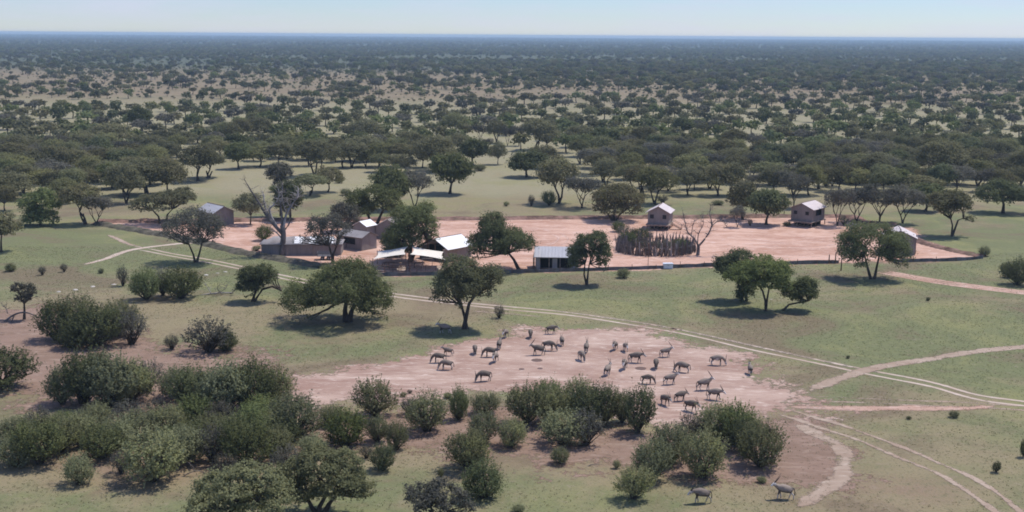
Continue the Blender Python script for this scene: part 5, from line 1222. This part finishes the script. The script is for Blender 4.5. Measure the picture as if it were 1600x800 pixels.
def woodland(name, label, pts, scl):
    n = len(pts); me = bpy.data.meshes.new(name); me.vertices.add(n); me.vertices.foreach_set('co', np.asarray(pts, dtype=np.float32).ravel())
    rg = rng(77)
    a = me.attributes.new('idx', 'INT', 'POINT'); a.data.foreach_set('value', rg.integers(0, 8, n).astype(np.int32))
    a = me.attributes.new('rot', 'FLOAT_VECTOR', 'POINT'); rr = np.zeros((n, 3)); rr[:, 2] = rg.uniform(0, 6.283, n); a.data.foreach_set('vector', rr.astype(np.float32).ravel())
    a = me.attributes.new('scl', 'FLOAT_VECTOR', 'POINT'); a.data.foreach_set('vector', np.asarray(scl, dtype=np.float32).ravel())
    me.update(); o = link(name, me); tag(o, label, 'woodland', None, 'stuff')
    ng = bpy.data.node_groups.new('scatter', 'GeometryNodeTree'); ng.interface.new_socket('Geometry', in_out='INPUT', socket_type='NodeSocketGeometry'); ng.interface.new_socket('Geometry', in_out='OUTPUT', socket_type='NodeSocketGeometry')
    gi = ng.nodes.new('NodeGroupInput'); go = ng.nodes.new('NodeGroupOutput'); ip = ng.nodes.new('GeometryNodeInstanceOnPoints'); ci = ng.nodes.new('GeometryNodeCollectionInfo')
    ci.inputs['Collection'].default_value = PCOL; ci.inputs['Separate Children'].default_value = True; ci.inputs['Reset Children'].default_value = True
    def na(nm, ty):
        q = ng.nodes.new('GeometryNodeInputNamedAttribute'); q.data_type = ty; q.inputs['Name'].default_value = nm; return q.outputs['Attribute']
    ip.inputs['Pick Instance'].default_value = True
    L = ng.links.new; L(gi.outputs[0], ip.inputs['Points']); L(ci.outputs[0], ip.inputs['Instance']); L(na('idx', 'INT'), ip.inputs['Instance Index'])
    e2 = ng.nodes.new('FunctionNodeEulerToRotation'); L(na('rot', 'FLOAT_VECTOR'), e2.inputs[0]); L(e2.outputs[0], ip.inputs['Rotation']); L(na('scl', 'FLOAT_VECTOR'), ip.inputs['Scale']); L(ip.outputs[0], go.inputs[0])
    md = o.modifiers.new('scatter', 'NODES'); md.node_group = ng; return o
def vnoise(X, Y, s, seed):
    rg = rng(seed); tb = rg.uniform(0, 1, (256, 256)); x = X / s; y = Y / s; xi = np.floor(x).astype(int); yi = np.floor(y).astype(int); fx = x - xi; fy = y - yi; fx = fx * fx * (3 - 2 * fx); fy = fy * fy * (3 - 2 * fy)
    g = lambda a, b: tb[a % 256, b % 256]
    return (g(xi, yi) * (1 - fx) + g(xi + 1, yi) * fx) * (1 - fy) + (g(xi, yi + 1) * (1 - fx) + g(xi + 1, yi + 1) * fx) * fy
rg = rng(900); PT = []; SCL = []
for (x, y, w_, h_, k_) in REST:
    g = gnd(x, y); s = mpp(x, y); PT.append(tuple(g)); SCL.append((w_ * s / 6.2, w_ * s / 6.2, h_ * s / 5.3))
def ring(y0, y1, n, keep, size):
    Y = np.sqrt(rg.uniform(y0 ** 2, y1 ** 2, n)); X = rg.uniform(-.50, .50, n) * Y
    px, py = topx((X, Y, np.zeros(n))); k = keep(X, Y, px, py); X, Y = X[k], Y[k]; s = size(len(X))
    for a, b, c in zip(X, Y, s): PT.append((a, b, 0)); SCL.append((c, c, c * rg.uniform(.75, 1.1)))
# dense belt near, left of and beyond the individual trees (up to the open strip)
strip_lo = lambda px: 161 + 3 * np.sin(px * .011) - np.where(px > 700, 3, -5)
cl1 = lambda X, Y: vnoise(X, Y, 55, 1) * .5 + vnoise(X, Y, 20, 2) * .5
def k_strip(X, Y, px, py):                            # open strip of pale ground with scattered small trees
    n = cl1(X, Y); u = rg.uniform(0, 1, len(X)); left = np.clip((900 - px) / 900, 0, 1)
    return u < np.clip((n - .36) * 2.1 + left * .45, .12, 1) * (.8 + .2 * left)
ring(680, 860, 900, k_strip, lambda n: rg.uniform(.35, 1.3, n))
ring(680, 1500, 9000, lambda X, Y, px, py: rg.uniform(0, 1, len(X)) < np.clip(vnoise(X, Y, 40, 9) * 1.6 - .1, 0.15, 1), lambda n: rg.uniform(.14, .40, n))
def k_belt(X, Y, px, py):                             # closed belt on the right, broken by openings on the left
    n = vnoise(X, Y, 90, 3) * .5 + vnoise(X, Y, 28, 4) * .5; u = rg.uniform(0, 1, len(X)); left = np.clip((850 - px) / 350, 0, 1)
    return u < np.where(left > 0, np.clip((n - .36) * 3.2, .10, 1) * (1 - .30 * left) + (1 - left) * .4, 1.0)
ring(835, 1750, 8200, k_belt, lambda n: rg.uniform(.45, 1.5, n))
ring(1700, 3600, 19000, lambda X, Y, px, py: rg.uniform(0, 1, len(X)) < np.clip((vnoise(X, Y, 260, 5) * .55 + vnoise(X, Y, 90, 6) * .45 - .30) * 4 + np.clip((Y - 2100) / 1200, 0, .7), .12, 1), lambda n: rg.uniform(.7, 1.35, n))
ring(3500, 8000, 16000, lambda X, Y, px, py: vnoise(X, Y, 500, 7) > .08, lambda n: rg.uniform(1.0, 1.9, n))
ring(7800, FAR - 300, 16000, lambda X, Y, px, py: X > -1e9, lambda n: rg.uniform(1.6, 3.0, n))
woodland('woodland', 'dark thorn woodland stretching away to the horizon', PT, SCL)

# ------------------------------------------------------------------ the air
def haze():
    bm = bmesh.new(); bmesh.ops.create_cube(bm, size=1); top, bot = CAM_H + 3, -1.0; E = FAR + 800
    for v in bm.verts: v.co = Vector((v.co.x * 2 * E, v.co.y * 2 * E, bot if v.co.z < 0 else top))
    me = bpy.data.meshes.new('haze'); bm.to_mesh(me); bm.free()
    m_ = bpy.data.materials.new('haze'); m_.use_nodes = True; t_ = m_.node_tree; t_.nodes.clear(); v = t_.nodes.new('ShaderNodeVolumePrincipled'); o_ = t_.nodes.new('ShaderNodeOutputMaterial')
    v.inputs['Density'].default_value = HAZE_DENSITY; v.inputs['Color'].default_value = (.60, .80, .96, 1); v.inputs['Anisotropy'].default_value = 0.1
    t_.links.new(v.outputs[0], o_.inputs['Volume']); me.materials.append(m_); m_.cycles.homogeneous_volume = True if hasattr(m_.cycles, 'homogeneous_volume') else None
    tag(link('haze', me), 'thin blue daylight haze over the plain', 'haze', None, 'stuff')
haze()
